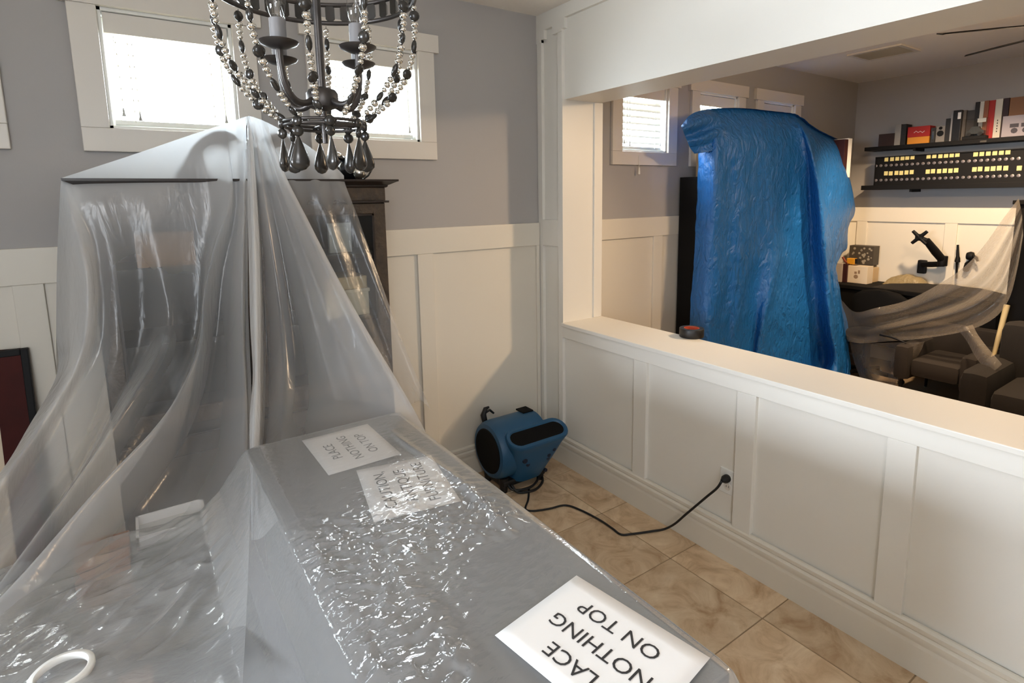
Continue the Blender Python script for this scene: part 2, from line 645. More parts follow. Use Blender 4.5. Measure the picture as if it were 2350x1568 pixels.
baseboard('baseboard_north', lambda mb, p: (mb.prism(p, lambda u, v, d: (d, -u, v), -7.2, 0.0), mb.prism(p, lambda u, v, d: (d, -u, v), WT, 4.0)))
baseboard('baseboard_partition', lambda mb, p: mb.prism(p, lambda u, v, d: (-u + 0.006, d, v), -5.8, 0.0))
baseboard('baseboard_east', lambda mb, p: mb.prism(p, lambda u, v, d: (4.0 - u, d, v), -5.8, 0.0))
# wainscot of the east wall
obj('wainscot_panel', MB().box((3.996, -5.8, 0.1), (4.0, 0, zr0)), M['trim'], we)
board('rail', (3.98, -5.8, zr0), (4.0, -0.02, zr1), we)
for y in (-0.14, -0.885, -1.50, -2.11, -2.72):
    board('stile', (3.982, y - 0.047, 0.19), (4.0, y + 0.047, zr0), we)

# ---- partition boards (dining side), pony-wall cap, stepped corner trim
board('rail', (-0.008, OY1, 0.822), (0.014, -0.237, OZ0 - 0.001), wp, 'header', bev=0.002)
for y in (-0.867, -1.476, -2.064, -2.66, -3.27, -3.88):
    board('stile', (-0.008, y - 0.044, 0.185), (0.014, y + 0.044, 0.822), wp, 'header', bev=0.002)
cap = struct(obj('trim_1', MB().box((-0.022, OY1, OZ0), (WT + 0.02, OY0 + 0.002, 0.914)), M['header'], bevel=0.004), 'white painted cap board on top of the half wall')
board('stile', (-0.008, -0.236, 0.185), (0.014, -0.196, 2.60), wp, 'header', bev=0.002)
board('stile', (-0.008, -0.045, 0.185), (0.014, -0.002, 2.60), wp, 'header', bev=0.002)
board('rail', (-0.008, -0.196, zr0), (0.014, -0.045, zr1 + 0.02), wp, 'header', bev=0.002)
mb = MB()
step = [(0, CEIL), (0, 2.58), (-0.045, 2.58), (-0.045, 2.595), (-0.075, 2.595), (-0.075, 2.645), (-0.150, 2.645), (-0.150, 2.60), (-0.236, 2.60), (-0.236, 2.612), (-0.262, 2.612), (-0.262, 2.668), (-5.8, 2.668), (-5.8, CEIL)]
mb.prism(step, lambda u, v, d: (d, u, v), -0.010, 0.014)
obj('stepped_frieze_board', mb, M['header'], wp)
# jamb strip and lining toward the other room
board('jamb_strip', (0.235, OY0 - 0.012, 0.914), (WT + 0.012, OY0, OZ1), wp, 'header', bev=0.003)
obj('jamb_lining', MB().box((-0.008, OY0 - 0.003, 0.914), (WT, OY0 + 0.004, OZ1)), M['header'], wp)

# ---- windows: casing boards, vinyl frame, glass, blind with single slats


def build_window(n, a, b):
    w = struct(bpy.data.objects.new('window_%d' % n, None))
    COL.objects.link(w)
    w.location = ((a + b) / 2, 0, ZB)
    x0, x1 = a + CAS, b - CAS
    for s0, s1 in ((a, x0), (x1, b)):
        board('side_casing', (s0, -0.022, ZB), (s1, 0, ZT), w, 'casing')
    board('apron', (a, -0.022, ZB - 0.092), (b, 0, ZB), w, 'casing')
    board('head_casing', (a - 0.027, -0.028, ZT), (b + 0.027, 0, 2.530), w, 'casing')
    # jamb liner
    mb = MB()
    for p, q in (((x0, -0.001, ZB), (x0 + 0.012, TH, ZT)), ((x1 - 0.012, -0.001, ZB), (x1, TH, ZT)), ((x0, -0.001, ZB), (x1, TH, ZB + 0.012)), ((x0, -0.001, ZT - 0.012), (x1, TH, ZT))):
        mb.box(p, q)
    obj('jamb_liner', mb, M['vinyl'], w)
    mb = MB()
    yf0, yf1 = 0.10, 0.14
    for p, q in (((x0 + 0.012, yf0, ZB + 0.012), (x0 + 0.045, yf1, ZT - 0.012)), ((x1 - 0.045, yf0, ZB + 0.012), (x1 - 0.012, yf1, ZT - 0.012)),
                 ((x0 + 0.045, yf0, ZB + 0.012), (x1 - 0.045, yf1, ZB + 0.045)), ((x0 + 0.045, yf0, ZT - 0.045), (x1 - 0.045, yf1, ZT - 0.012))):
        mb.box(p, q)
    obj('sash_frame', mb, M['vinyl'], w, bevel=0.003)
    obj('glass_pane', MB().box((x0 + 0.04, 0.118, ZB + 0.04), (x1 - 0.04, 0.123, ZT - 0.04)), M['pane'], w)
    # blind
    bx0, bx1 = x0 + 0.020, x1 - 0.020
    bl = obj('blind_valance', MB().box((bx0 - 0.004, 0.012, ZT - 0.092), (bx1 + 0.004, 0.026, ZT - 0.014)).box((bx0, 0.026, ZT - 0.06), (bx1, 0.075, ZT - 0.014)), M['casing'], w, bevel=0.002)
    zs = ZT - 0.118
    k = 0
    zb = ZB + 0.040
    tilt = 0.30 if n < 4 else 0.85
    sl = None
    while zs > zb + 0.03:
        if sl is None:
            mb = MB()
            c, s = math.cos(tilt), math.sin(tilt)
            hw = 0.024
            prof = [(-hw, -0.001), (0, 0.0022), (hw, -0.001), (hw, 0.001), (0, 0.0045), (-hw, 0.001)]
            mb.prism([(u * c - v * s, u * s + v * c) for u, v in prof], lambda u, v, d: (d, u, v), -(bx1 - bx0) / 2, (bx1 - bx0) / 2)
            sl = mb.mesh('slat', M['blind' if n < 4 else 'blind_opaque'], smooth=0.6)
        o = link('slat', sl)
        o.location = ((bx0 + bx1) / 2, 0.052, zs)
        adopt(o, bl)
        zs -= 0.0445
    obj('bottom_rail', MB().box((bx0, 0.035, ZB + 0.020), (bx1, 0.070, ZB + 0.040)), M['vinyl'], bl, bevel=0.003)
    for q in (bx0 + 0.07, bx1 - 0.07):
        obj('ladder_cord', MB().box((q - 0.0012, 0.027, ZB + 0.03), (q + 0.0012, 0.029, ZT - 0.06)), M['casing'], bl)
    # lift cords with tassels
    for q, zt in ((bx0 + 0.03, ZB + 0.055), (bx0 + 0.085, ZB + 0.04), (bx1 - 0.03, ZB + 0.05)):
        mb = MB().tube([(q, 0.018, ZT - 0.09), (q + 0.002, 0.016, zt + 0.03)], 0.0012, 5)
        mb.lathe([(0.001, 0.032), (0.003, 0.028), (0.004, 0.012), (0.0075, 0.0), (0.006, -0.002)], (q + 0.002, 0.016, zt), seg=10)
        obj('lift_cord', mb, M['cordgrey'], bl, smooth=0.8)
    return w


M['cordgrey'] = mat('grey_cord', rgb(170, 168, 165), 0.6)
for n, (a, b) in enumerate(WIN):
    build_window(n + 1, a, b)
# hanging cord end below window 4
mb = MB().tube([(0.86, -0.026, 1.95), (0.862, -0.028, 1.86)], 0.0015, 5)
mb.lathe([(0.001, 0.05), (0.005, 0.045), (0.007, 0.02), (0.009, 0.0), (0.006, -0.002)], (0.862, -0.028, 1.82), seg=10)
tag(obj('blind_pull', mb, M['vinyl'], smooth=0.8), 'white blind pull hanging on its cord below the slatted window beside the blue tarp', 'blind pull')

# ceiling vent of the other room
vt = thing('ceiling_vent', 'white louvred air vent in the ceiling of the next room', 'vent', (2.83, -0.70, CEIL))
mb = MB()
for p, q in (((2.655, -0.895, 2.728), (3.0, -0.865, CEIL)), ((2.655, -0.545, 2.728), (3.0, -0.515, CEIL)), ((2.655, -0.865, 2.728), (2.685, -0.545, CEIL)), ((2.97, -0.865, 2.728), (3.0, -0.545, CEIL))):
    mb.box(p, q)
obj('frame', mb, M['casing'], vt, bevel=0.002)
obj('duct_throat', MB().box((2.68, -0.87, 2.7395), (2.975, -0.54, 2.7405)), M['blackmatte'], vt)
lou = MB().prism([(-0.006, -0.006), (0.002, 0.004), (0.003, 0.004), (-0.005, -0.006)], lambda u, v, d: (u, d, v), -0.16, 0.16).mesh('louvre', M['casing'])
for k in range(11):
    o = link('louvre', lou)
    o.location = (2.700 + 0.0255 * k, -0.705, 2.732)
    adopt(o, vt)

# power outlet on the partition
ou = thing('power_outlet', 'white double wall socket low on the half wall with a black plug in it', 'outlet', (0.012, -1.395, 0.375))
obj('cover_plate', MB().box((0.0055, -1.437, 0.317), (0.013, -1.353, 0.435)), M['vinyl'], ou, bevel=0.003)
for z in (0.355, 0.397):
    mb = MB().lathe([(0.017, 0), (0.017, -0.003), (0.015, -0.004)], (0.0055, -1.395, z), 'x', 16)
    r = obj('receptacle', mb, M['casing'], ou)
    obj('slot', MB().box((0.0008, -1.402, z - 0.004), (0.0025, -1.400, z + 0.006)).box((0.0008, -1.391, z - 0.004), (0.0025, -1.389, z + 0.006)), M['black'], r)
obj('screw', MB().lathe([(0.003, 0), (0.003, -0.002)], (0.0055, -1.395, 0.376), 'x', 10), M['silver'], ou)

# ================================================================== HUTCH
HX = -1.715
hu = thing('hutch', 'tall dark carved hutch with glass doors and scroll crest, under milky plastic', 'cabinet', (HX, -0.22, 0))
bx0, bx1, yf = HX - 0.535, HX + 0.535, -0.43
mb = MB()
mb.box((bx0, -0.03, 0), (bx1, -0.045, 1.70))                       # back
mb.box((bx0, yf + 0.02, 0), (bx0 + 0.025, -0.03, 1.70)).box((bx1 - 0.025, yf + 0.02, 0), (bx1, -0.03, 1.70))
mb.box((bx0, yf + 0.02, 0.80), (bx1, -0.03, 0.83)).box((bx0, yf + 0.02, 1.62), (bx1, -0.03, 1.70)).box((bx0, yf + 0.02, 0.06), (bx1, -0.03, 0.09))
obj('carcass', mb, M['wood'], hu, bevel=0.002)
mb = MB().box((bx0 - 0.02, yf - 0.03, 0), (bx1 + 0.02, -0.03, 0.08))
obj('plinth', mb, M['wood'], hu, bevel=0.006)
obj('frieze', MB().box((bx0, yf, 1.672), (bx1, -0.03, 1.728)), M['carved'], hu, bevel=0.002)
obj('bead_moulding', MB().box((bx0 - 0.012, yf - 0.014, 1.662), (bx1 + 0.012, -0.03, 1.672)), M['wood'], hu, bevel=0.003)
# cornice: flaring profile mitred around front and sides
prof = [(0.004, 1.728), (0.010, 1.733), (0.010, 1.738), (0.020, 1.742), (0.040, 1.752), (0.047, 1.754), (0.047, 1.762)]
rings = []
for u, z in prof:
    rings.append([(bx0 - u, yf - u, z), (bx1 + u, yf - u, z), (bx1 + u, -0.03, z), (bx0 - u, -0.03, z)])
obj('cornice', MB().loft(rings), M['wood'], hu)
for s in range(2):
    dx0 = bx0 + 0.004 + s * 0.533
    dx1 = dx0 + 0.529
    d = obj('door', MB().box((dx0, yf, 0.84), (dx0 + 0.055, yf + 0.02, 1.66)).box((dx1 - 0.055, yf, 0.84), (dx1, yf + 0.02, 1.66)).box((dx0 + 0.055, yf, 1.615), (dx1 - 0.055, yf + 0.02, 1.66)).box((dx0 + 0.055, yf, 0.84), (dx1 - 0.055, yf + 0.02, 0.90)), M['carved'], hu, bevel=0.003)
    obj('door_pane', MB().box((dx0 + 0.05, yf + 0.008, 0.895), (dx1 - 0.05, yf + 0.012, 1.62)), M['pane'], d)
    obj('glazing_bead', MB().box((dx0 + 0.055, yf - 0.004, 0.90), (dx0 + 0.063, yf + 0.006, 1.615)).box((dx1 - 0.063, yf - 0.004, 0.90), (dx1 - 0.055, yf + 0.006, 1.615)).box((dx0 + 0.055, yf - 0.004, 1.607), (dx1 - 0.055, yf + 0.006, 1.615)), M['edgewood'] if 'edgewood' in M else M['wood'], d)
    kx = dx1 - 0.03 if s == 0 else dx0 + 0.03
    obj('knob', MB().lathe([(0.006, 0), (0.006, -0.012), (0.012, -0.018), (0.009, -0.028), (0.002, -0.030)], (kx, yf, 1.2), 'y', 12), M['bronze'], d, smooth=0.7)
    d = obj('lower_door', MB().box((dx0, yf, 0.10), (dx1, yf + 0.02, 0.79)).box((dx0 + 0.07, yf - 0.008, 0.17), (dx1 - 0.07, yf, 0.72)), M['wood'], hu, bevel=0.004)
    obj('knob', MB().lathe([(0.006, 0), (0.006, -0.012), (0.012, -0.018), (0.009, -0.028), (0.002, -0.030)], (kx, yf, 0.5), 'y', 12), M['bronze'], d, smooth=0.7)
for z in (1.155, 1.44):
    obj('shelf', MB().box((bx0 + 0.025, yf + 0.04, z - 0.018), (bx1 - 0.025, -0.045, z)), M['wood'], hu)
# swan-neck crest and finial
crest = [(360, 413), (392, 405), (418, 372), (440, 335), (462, 314), (490, 300), (515, 298), (534, 305), (549, 319), (531, 322), (527, 334), (517, 338), (508, 331), (490, 330), (474, 337), (466, 350), (470, 372), (482, 392), (503, 404), (520, 412)]
cw = [P(x, y, 'y', -0.44) for x, y in crest]
hole_o = [(420, 404), (436, 380), (452, 360), (458, 352), (461, 372), (470, 392), (486, 407)]
for sgn in (1, -1):
    pts = [(HX + sgn * (p[0] - HX), max(p[2], 1.758)) for p in cw]
    mb = MB()
    bmv = bmesh.new()
    for yy in (-0.452, -0.424):
        pass
    # outline is concave: triangulate through bmesh
    vs0 = [bmv.verts.new((x, -0.432, z)) for x, z in pts]
    vs1 = [bmv.verts.new((x, -0.406, z)) for x, z in pts]
    bmv.faces.new(vs0)
    bmv.faces.new(vs1[::-1])
    for i in range(len(pts)):
        j = (i + 1) % len(pts)
        bmv.faces.new((vs0[i], vs1[i], vs1[j], vs0[j]))
    bmesh.ops.recalc_face_normals(bmv, faces=bmv.faces)
    bmesh.ops.triangulate(bmv, faces=bmv.faces)
    me = bpy.data.meshes.new('scroll_crest')
    bmv.to_mesh(me)
    bmv.free()
    me.materials.append(M['wood'])
    link('scroll_crest', me, hu)
mb = MB().box((HX - 0.045, -0.435, 1.758), (HX + 0.045, -0.39, 1.80))
mb.box((HX - 0.03, -0.43, 1.80), (HX + 0.03, -0.398, 1.885))
obj('finial_block', mb, M['wood'], hu, bevel=0.004)
obj('finial', MB().lathe([(0.012, 0), (0.016, 0.01), (0.008, 0.02), (0.018, 0.04), (0.014, 0.06), (0.005, 0.085), (0.002, 0.098)], (HX, -0.414, 1.885), seg=14), M['wood'], hu, smooth=0.8)


def simple(name, mb, m_, label, cat, group=None, **kw):
    return tag(obj(name, mb, M[m_] if isinstance(m_, str) else m_, **kw), label, cat, group)


# things inside the hutch
M['porcelain'] = mat('white_porcelain', rgb(206, 204, 200), 0.25)
M['beige'] = mat('beige_card', rgb(198, 172, 134), 0.7)
M['cream'] = mat('cream_card', rgb(222, 206, 182), 0.7)
M['tan'] = mat('plain_tan', rgb(150, 108, 66), 0.6)
simple('framed_card', MB().box((-1.40, -0.30, 1.441), (-1.30, -0.275, 1.575)).box((-1.385, -0.304, 1.455), (-1.315, -0.30, 1.56)), 'porcelain', 'pale grey framed card standing on the upper hutch shelf by the right door', 'picture', bevel=0.002)
simple('storage_box', MB().box((-1.45, -0.36, 1.156), (-1.255, -0.14, 1.27)).box((-1.455, -0.365, 1.262), (-1.25, -0.135, 1.278)), 'cream', 'cream box with a lid on the lower hutch shelf at the right', 'box', bevel=0.003)
simple('tan_album', MB().box((-1.44, -0.36, 1.279), (-1.26, -0.15, 1.335)).box((-1.436, -0.357, 1.285), (-1.263, -0.362, 1.329)), 'beige', 'beige album lying on the cream lidded box inside the hutch', 'album', bevel=0.003)
simple('reflection_block', MB().box((-2.12, -0.37, 1.441), (-1.93, -0.2, 1.57)).box((-2.06, -0.376, 1.50), (-2.0, -0.37, 1.53)), 'tan', 'tan block standing in for a brown reflection in the left hutch door', 'case', bevel=0.006)  # solid tan block imitates a reflection in the door glass

# figurine on the right end of the cornice
fg = thing('figurine', 'small glossy black figurine with a chrome ball and curled tail on the hutch cornice', 'figurine', (-1.27, -0.30, 1.762))
M['gloss'] = mat('glossy_black_glaze', rgb(20, 20, 22), 0.08, coat=0.5)
obj('body', MB().lathe([(0.01, 0.0), (0.045, 0.006), (0.062, 0.035), (0.060, 0.065), (0.042, 0.095), (0.018, 0.108), (0.004, 0.112)], (-1.285, -0.29, 1.762), seg=20), M['gloss'], fg, smooth=2)
obj('chrome_ball', MB().lathe([(0.002, -0.032)] + [(0.032 * math.cos(a), 0.032 * math.sin(a)) for a in np.linspace(-1.3, 1.3, 9)] + [(0.002, 0.032)], (-1.262, -0.345, 1.796), seg=18), M['silver'], fg, smooth=3)
tp = [(-1.235 + 0.0, -0.30, 1.765), (-1.205, -0.30, 1.785), (-1.185, -0.30, 1.815), (-1.182, -0.30, 1.845), (-1.192, -0.30, 1.862), (-1.203, -0.30, 1.856)]
obj('curled_tail', MB().tube(tp, 0.0042, 8), M['gloss'], fg, smooth=2)
obj('chrome_knob', MB().lathe([(0.002, -0.014), (0.012, -0.008), (0.014, 0), (0.012, 0.008), (0.002, 0.014)], (-1.345, -0.32, 1.870), seg=12), M['silver'], fg, smooth=3)
obj('neck', MB().tube([(-1.31, -0.30, 1.85), (-1.345, -0.32, 1.868)], 0.012, 8), M['gloss'], fg, smooth=2)

# ================================================================== SIDEBOARD AND LOW TABLE UNDER THE PLASTIC
M['sidewood'] = mat('grey_brown_antique_wood', rgb(78, 74, 71), 0.4, var=0.25, vscale=5)
sb = thing('sideboard', 'long narrow antique sideboard under the clear plastic with three paper notices on it', 'sideboard', (-1.65, -1.68, 0))
obj('top', MB().box((-1.895, -2.35, 0.89), (-1.405, -1.0, 0.92)), M['sidewood'], sb, bevel=0.006)
obj('body', MB().box((-1.87, -2.32, 0.12), (-1.43, -1.03, 0.89)), M['sidewood'], sb, bevel=0.003)
for yy in (-1.05, -1.48, -1.91):
    d = obj('drawer', MB().box((-1.432, yy - 0.40, 0.66), (-1.418, yy - 0.01, 0.87)), M['sidewood'], sb, bevel=0.003)
    obj('knob', MB().lathe([(0.006, 0), (0.006, 0.012), (0.013, 0.02), (0.002, 0.028)], (-1.418, yy - 0.2, 0.765), 'x', 10), M['bronze'], d, smooth=0.8)
for xx in (-1.85, -1.45):
    for yy in (-2.30, -1.05):
        obj('leg', MB().lathe([(0.018, 0), (0.024, 0.03), (0.020, 0.10), (0.028, 0.125)], (xx, yy, 0), seg=12), M['sidewood'], sb, smooth=0.8)
lt = thing('low_table', 'low dark table under the plastic between the hutch and the left edge', 'table', (-2.6, -1.55, 0))
obj('tabletop', MB().box((-3.15, -2.42, 0.585), (-1.90, -0.78, 0.62)), M['wood'], lt, bevel=0.005)
for xx in (-3.08, -2.06):
    for yy in (-2.35, -0.85):
        obj('leg', MB().box((xx - 0.035, yy - 0.035, 0), (xx + 0.035, yy + 0.035, 0.585)), M['wood'], lt, bevel=0.005)
# boxes, tray and ring under the sheet
bxo = thing('cardboard_box', 'small brown cardboard box showing through the plastic at the lower left', 'box', (-2.27, -1.02, 0.62))
obj('carton', MB().box((-2.335, -1.09, 0.621), (-2.215, -0.95, 0.745)), M['brownbox'], bxo, bevel=0.003)
obj('packing_tape', MB().box((-2.29, -1.0915, 0.70), (-2.26, -0.949, 0.7462)), M['tan'], bxo)
tr = thing('white_tray', 'white rimmed tray beside the brown box under the plastic', 'tray', (-2.1, -0.93, 0.62))
mb = MB().box((-2.20, -1.0, 0.70), (-2.02, -0.86, 0.708))
obj('base', mb, M['porcelain'], tr)
obj('rim', MB().box((-2.20, -1.0, 0.708), (-2.193, -0.86, 0.735)).box((-2.027, -1.0, 0.708), (-2.02, -0.86, 0.735)).box((-2.20, -1.0, 0.708), (-2.02, -0.993, 0.735)).box((-2.20, -0.867, 0.708), (-2.02, -0.86, 0.735)), M['paper'], tr)
obj('stand', MB().box((-2.17, -0.98, 0.62), (-2.05, -0.88, 0.70)), M['wood'], tr)
pc_ = P(312, 1560, 'z', 0.70)
simple('peach_carton', MB().box((pc_[0] - 0.03, pc_[1] - 0.03, 0.621), (pc_[0] + 0.03, pc_[1] + 0.03, 0.70)).box((pc_[0] - 0.008, pc_[1] - 0.0305, 0.64), (pc_[0] + 0.008, pc_[1] + 0.0305, 0.7015)), mat('peach_card', rgb(206, 164, 136), 0.7), 'small peach carton under the plastic at the bottom edge', 'box', bevel=0.002)
rg = obj('plastic_ring', MB().lathe([(0.041, 0.0), (0.050, 0.0), (0.052, 0.003), (0.052, 0.011), (0.049, 0.014), (0.042, 0.014), (0.040, 0.011), (0.040, 0.003), (0.041, 0.0)], tuple(P(143, 1552, 'z', 0.785)), seg=48, cap=False), M['vinyl'], smooth=0.8)
tag(rg, 'white plastic ring lying on the plastic sheet at the lower left corner', 'ring')

# paper notices
def text_mesh(s, size):
    cu = bpy.data.curves.new('lettering', 'FONT')
    cu.body = s
    cu.size = size
    cu.align_x = 'CENTER'
    cu.align_y = 'CENTER'
    cu.space_line = 1.0
    cu.resolution_u = 3
    tmp = bpy.data.objects.new('tmp_text', cu)
    COL.objects.link(tmp)
    dg = bpy.context.evaluated_depsgraph_get()
    me = bpy.data.meshes.new_from_object(tmp.evaluated_get(dg))
    bpy.data.objects.remove(tmp, do_unlink=True)
    bpy.data.curves.remove(cu)
    me.name = 'lettering'
    me.materials.clear()
    me.materials.append(M['ink'])
    return me


def notice(label, corner, right, up, lines, size, gap, z, off=(0.0, 0.0), wave=0.0):
    """corner = lower-left corner in reading direction; right/up unit-ish vectors (metres)"""
    right, up = np.array(right, float), np.array(up, float)
    lw, lh = np.linalg.norm(right), np.linalg.norm(up)
    r, u = right / lw, up / lh
    n, k = 12, 9
    G = np.zeros((k, n, 3))
    for i in range(k):
        for j in range(n):
            p = np.array(corner) + right * j / (n - 1) + up * i / (k - 1)
            G[i, j] = (p[0], p[1], z + wave * (math.sin(j * 0.9 + i * 0.5) + 1))
    o = obj('paper_notice', MB().grid(G), M['paper'], smooth=3)
    md = o.modifiers.new('thickness', 'SOLIDIFY')
    md.thickness = 0.0004
    md.offset = -1
    tag(o, label, 'paper notice')
    ctr = np.array(corner) + right * (0.5 + off[0]) + up * (0.5 + off[1])
    h0 = (len(lines) - 1) / 2 * gap
    for i, s in enumerate(lines):
        t = link('lettering', text_mesh(s, size))
        c = ctr + u * (h0 - i * gap)
        mw = Matrix.Identity(4)
        for a in range(2):
            mw[a][0], mw[a][1], mw[a][3] = r[a], u[a], c[a]
        mw[2][3] = z + 2 * wave + 0.0008
        t.matrix_world = mw
        adopt(t, o)
    return o


ZP = 0.9235
p1 = {k: P(x, y, 'z', ZP)[:2] for k, (x, y) in dict(a=(696, 1014), b=(842, 972), c=(921, 1042), d=(760, 1095)).items()}
p2 = {k: P(x, y, 'z', ZP)[:2] for k, (x, y) in dict(a=(828, 1089), b=(991, 1048), c=(1058, 1150), d=(887, 1202)).items()}
ZP3 = 0.9375
p3 = {k: P(x, y, 'z', ZP3)[:2] for k, (x, y) in dict(a=(1330, 1325), b=(1630, 1510), c=(1160, 1457)).items()}
A4 = (0.279, 0.216)


def fit(o_, rdir, udir):
    r = np.array(rdir) / np.linalg.norm(rdir)
    u = np.array([-r[1], r[0]])
    if np.dot(u, udir) < 0:
        u = -u
    return o_, r * A4[0], u * A4[1]


o_, r_, u_ = fit(p1['c'], p1['b'] - p1['c'], p1['a'] - p1['b'])
notice('white sheet reading PLACE NOTHING ON TOP, nearest the hutch, under the plastic', o_, r_, u_, ['PLACE', 'NOTHING', 'ON TOP'], 0.040, 0.052, ZP)
o_, r_, u_ = fit(p2['c'], p2['b'] - p2['c'], p2['a'] - p2['b'])
notice('white sheet reading CAUTION, ANTIQUE FURNITURE, under crinkled plastic', o_, r_, u_, ['CAUTION,', 'ANTIQUE', 'FURNITURE'], 0.042, 0.054, ZP)
o_, r_, u_ = fit(p3['b'], p3['a'] - p3['b'], p3['c'] - p3['a'])
notice('white sheet reading PLACE NOTHING ON TOP at the near end of the sideboard', o_, r_, u_, ['PLACE', 'NOTHING', 'ON TOP'], 0.043, 0.056, ZP3, off=(0.0, 0.02))

# ================================================================== THE PLASTIC DUST SHEET


def catmull(pts, n):
    """resample a polyline with a Catmull-Rom spline to n points uniform in arc length"""
    p = np.array(pts, float)
    p = np.vstack([2 * p[0] - p[1], p, 2 * p[-1] - p[-2]])
    out = []
    for i in range(1, len(p) - 2):
        t = np.linspace(0, 1, 16, endpoint=False)[:, None]
        a, b, c, d = p[i - 1], p[i], p[i + 1], p[i + 2]
        out.append(0.5 * (2 * b + (c - a) * t + (2 * a - 5 * b + 4 * c - d) * t ** 2 + (3 * b - a - 3 * c + d) * t ** 3))
    out.append(p[-2][None])
    q = np.vstack(out)
    s = np.r_[0, np.cumsum(np.linalg.norm(np.diff(q[:, :3], axis=0), axis=1))]
    u = np.linspace(0, s[-1], n)
    return np.stack([np.interp(u, s, q[:, k]) for k in range(q.shape[1])], 1)


def loft_cols(cols, rows, sub, tension=0.5):
    C_ = np.stack([catmull(c, rows) for c in cols], 1)          # rows x ncol x 3
    n = C_.shape[1]
    E = np.concatenate([2 * C_[:, :1] - C_[:, 1:2], C_, 2 * C_[:, -1:] - C_[:, -2:-1]], 1)
    out = []
    for i in range(1, n):
        a, b, c, d = E[:, i - 1], E[:, i], E[:, i + 1], E[:, i + 2]
        for t in np.linspace(0, 1, sub, endpoint=False):
            m0, m1 = tension * (c - a), tension * (d - b)
            h = (2 * t ** 3 - 3 * t ** 2 + 1) * b + (t ** 3 - 2 * t ** 2 + t) * m0 + (-2 * t ** 3 + 3 * t ** 2) * c + (t ** 3 - t ** 2) * m1
            out.append(h)
    out.append(C_[:, -1])
    return np.stack(out, 1)


def vnoise(x, y, seed=0):
    """smooth 2-D gradient noise, vectorised"""
    r = np.random.default_rng(seed)
    perm = r.permutation(512)
    ang = r.uniform(0, 2 * PI, 512)
    gx, gy = np.cos(ang), np.sin(ang)
    xi, yi = np.floor(x).astype(int), np.floor(y).astype(int)
    xf, yf_ = x - xi, y - yi

    def g(i, j, dx, dy):
        h = perm[(perm[i & 511] + j) & 511]
        return gx[h] * dx + gy[h] * dy
    u, v = xf ** 3 * (xf * (6 * xf - 15) + 10), yf_ ** 3 * (yf_ * (6 * yf_ - 15) + 10)
    return (g(xi, yi, xf, yf_) * (1 - u) + g(xi + 1, yi, xf - 1, yf_) * u) * (1 - v) + (g(xi, yi + 1, xf, yf_ - 1) * (1 - u) + g(xi + 1, yi + 1, xf - 1, yf_ - 1) * u) * v


def smooth(a, b, x):
    t = np.clip((x - a) / (b - a), 0, 1)
    return t * t * (3 - 2 * t)


# --- front drape: fold lines from the hutch top / finial down to the furniture in front
PEAK = P(571, 266, 'y', -0.42)


def ridge(px):
    """point of the ridge line (left corner - finial - right shoulder) above hutch x-pixel px"""
    xs = [140, 300, 440, 545, 571, 600, 650, 705, 750, 775, 790]
    ys = [409, 357, 309, 275, 266, 275, 300, 333, 367, 388, 404]
    return P(px, float(np.interp(px, xs, ys)), 'y', -0.436)


def fold(rx, pts):
    return [ridge(rx)] + [P(x, y, 'y', Y) for x, y, Y in pts]


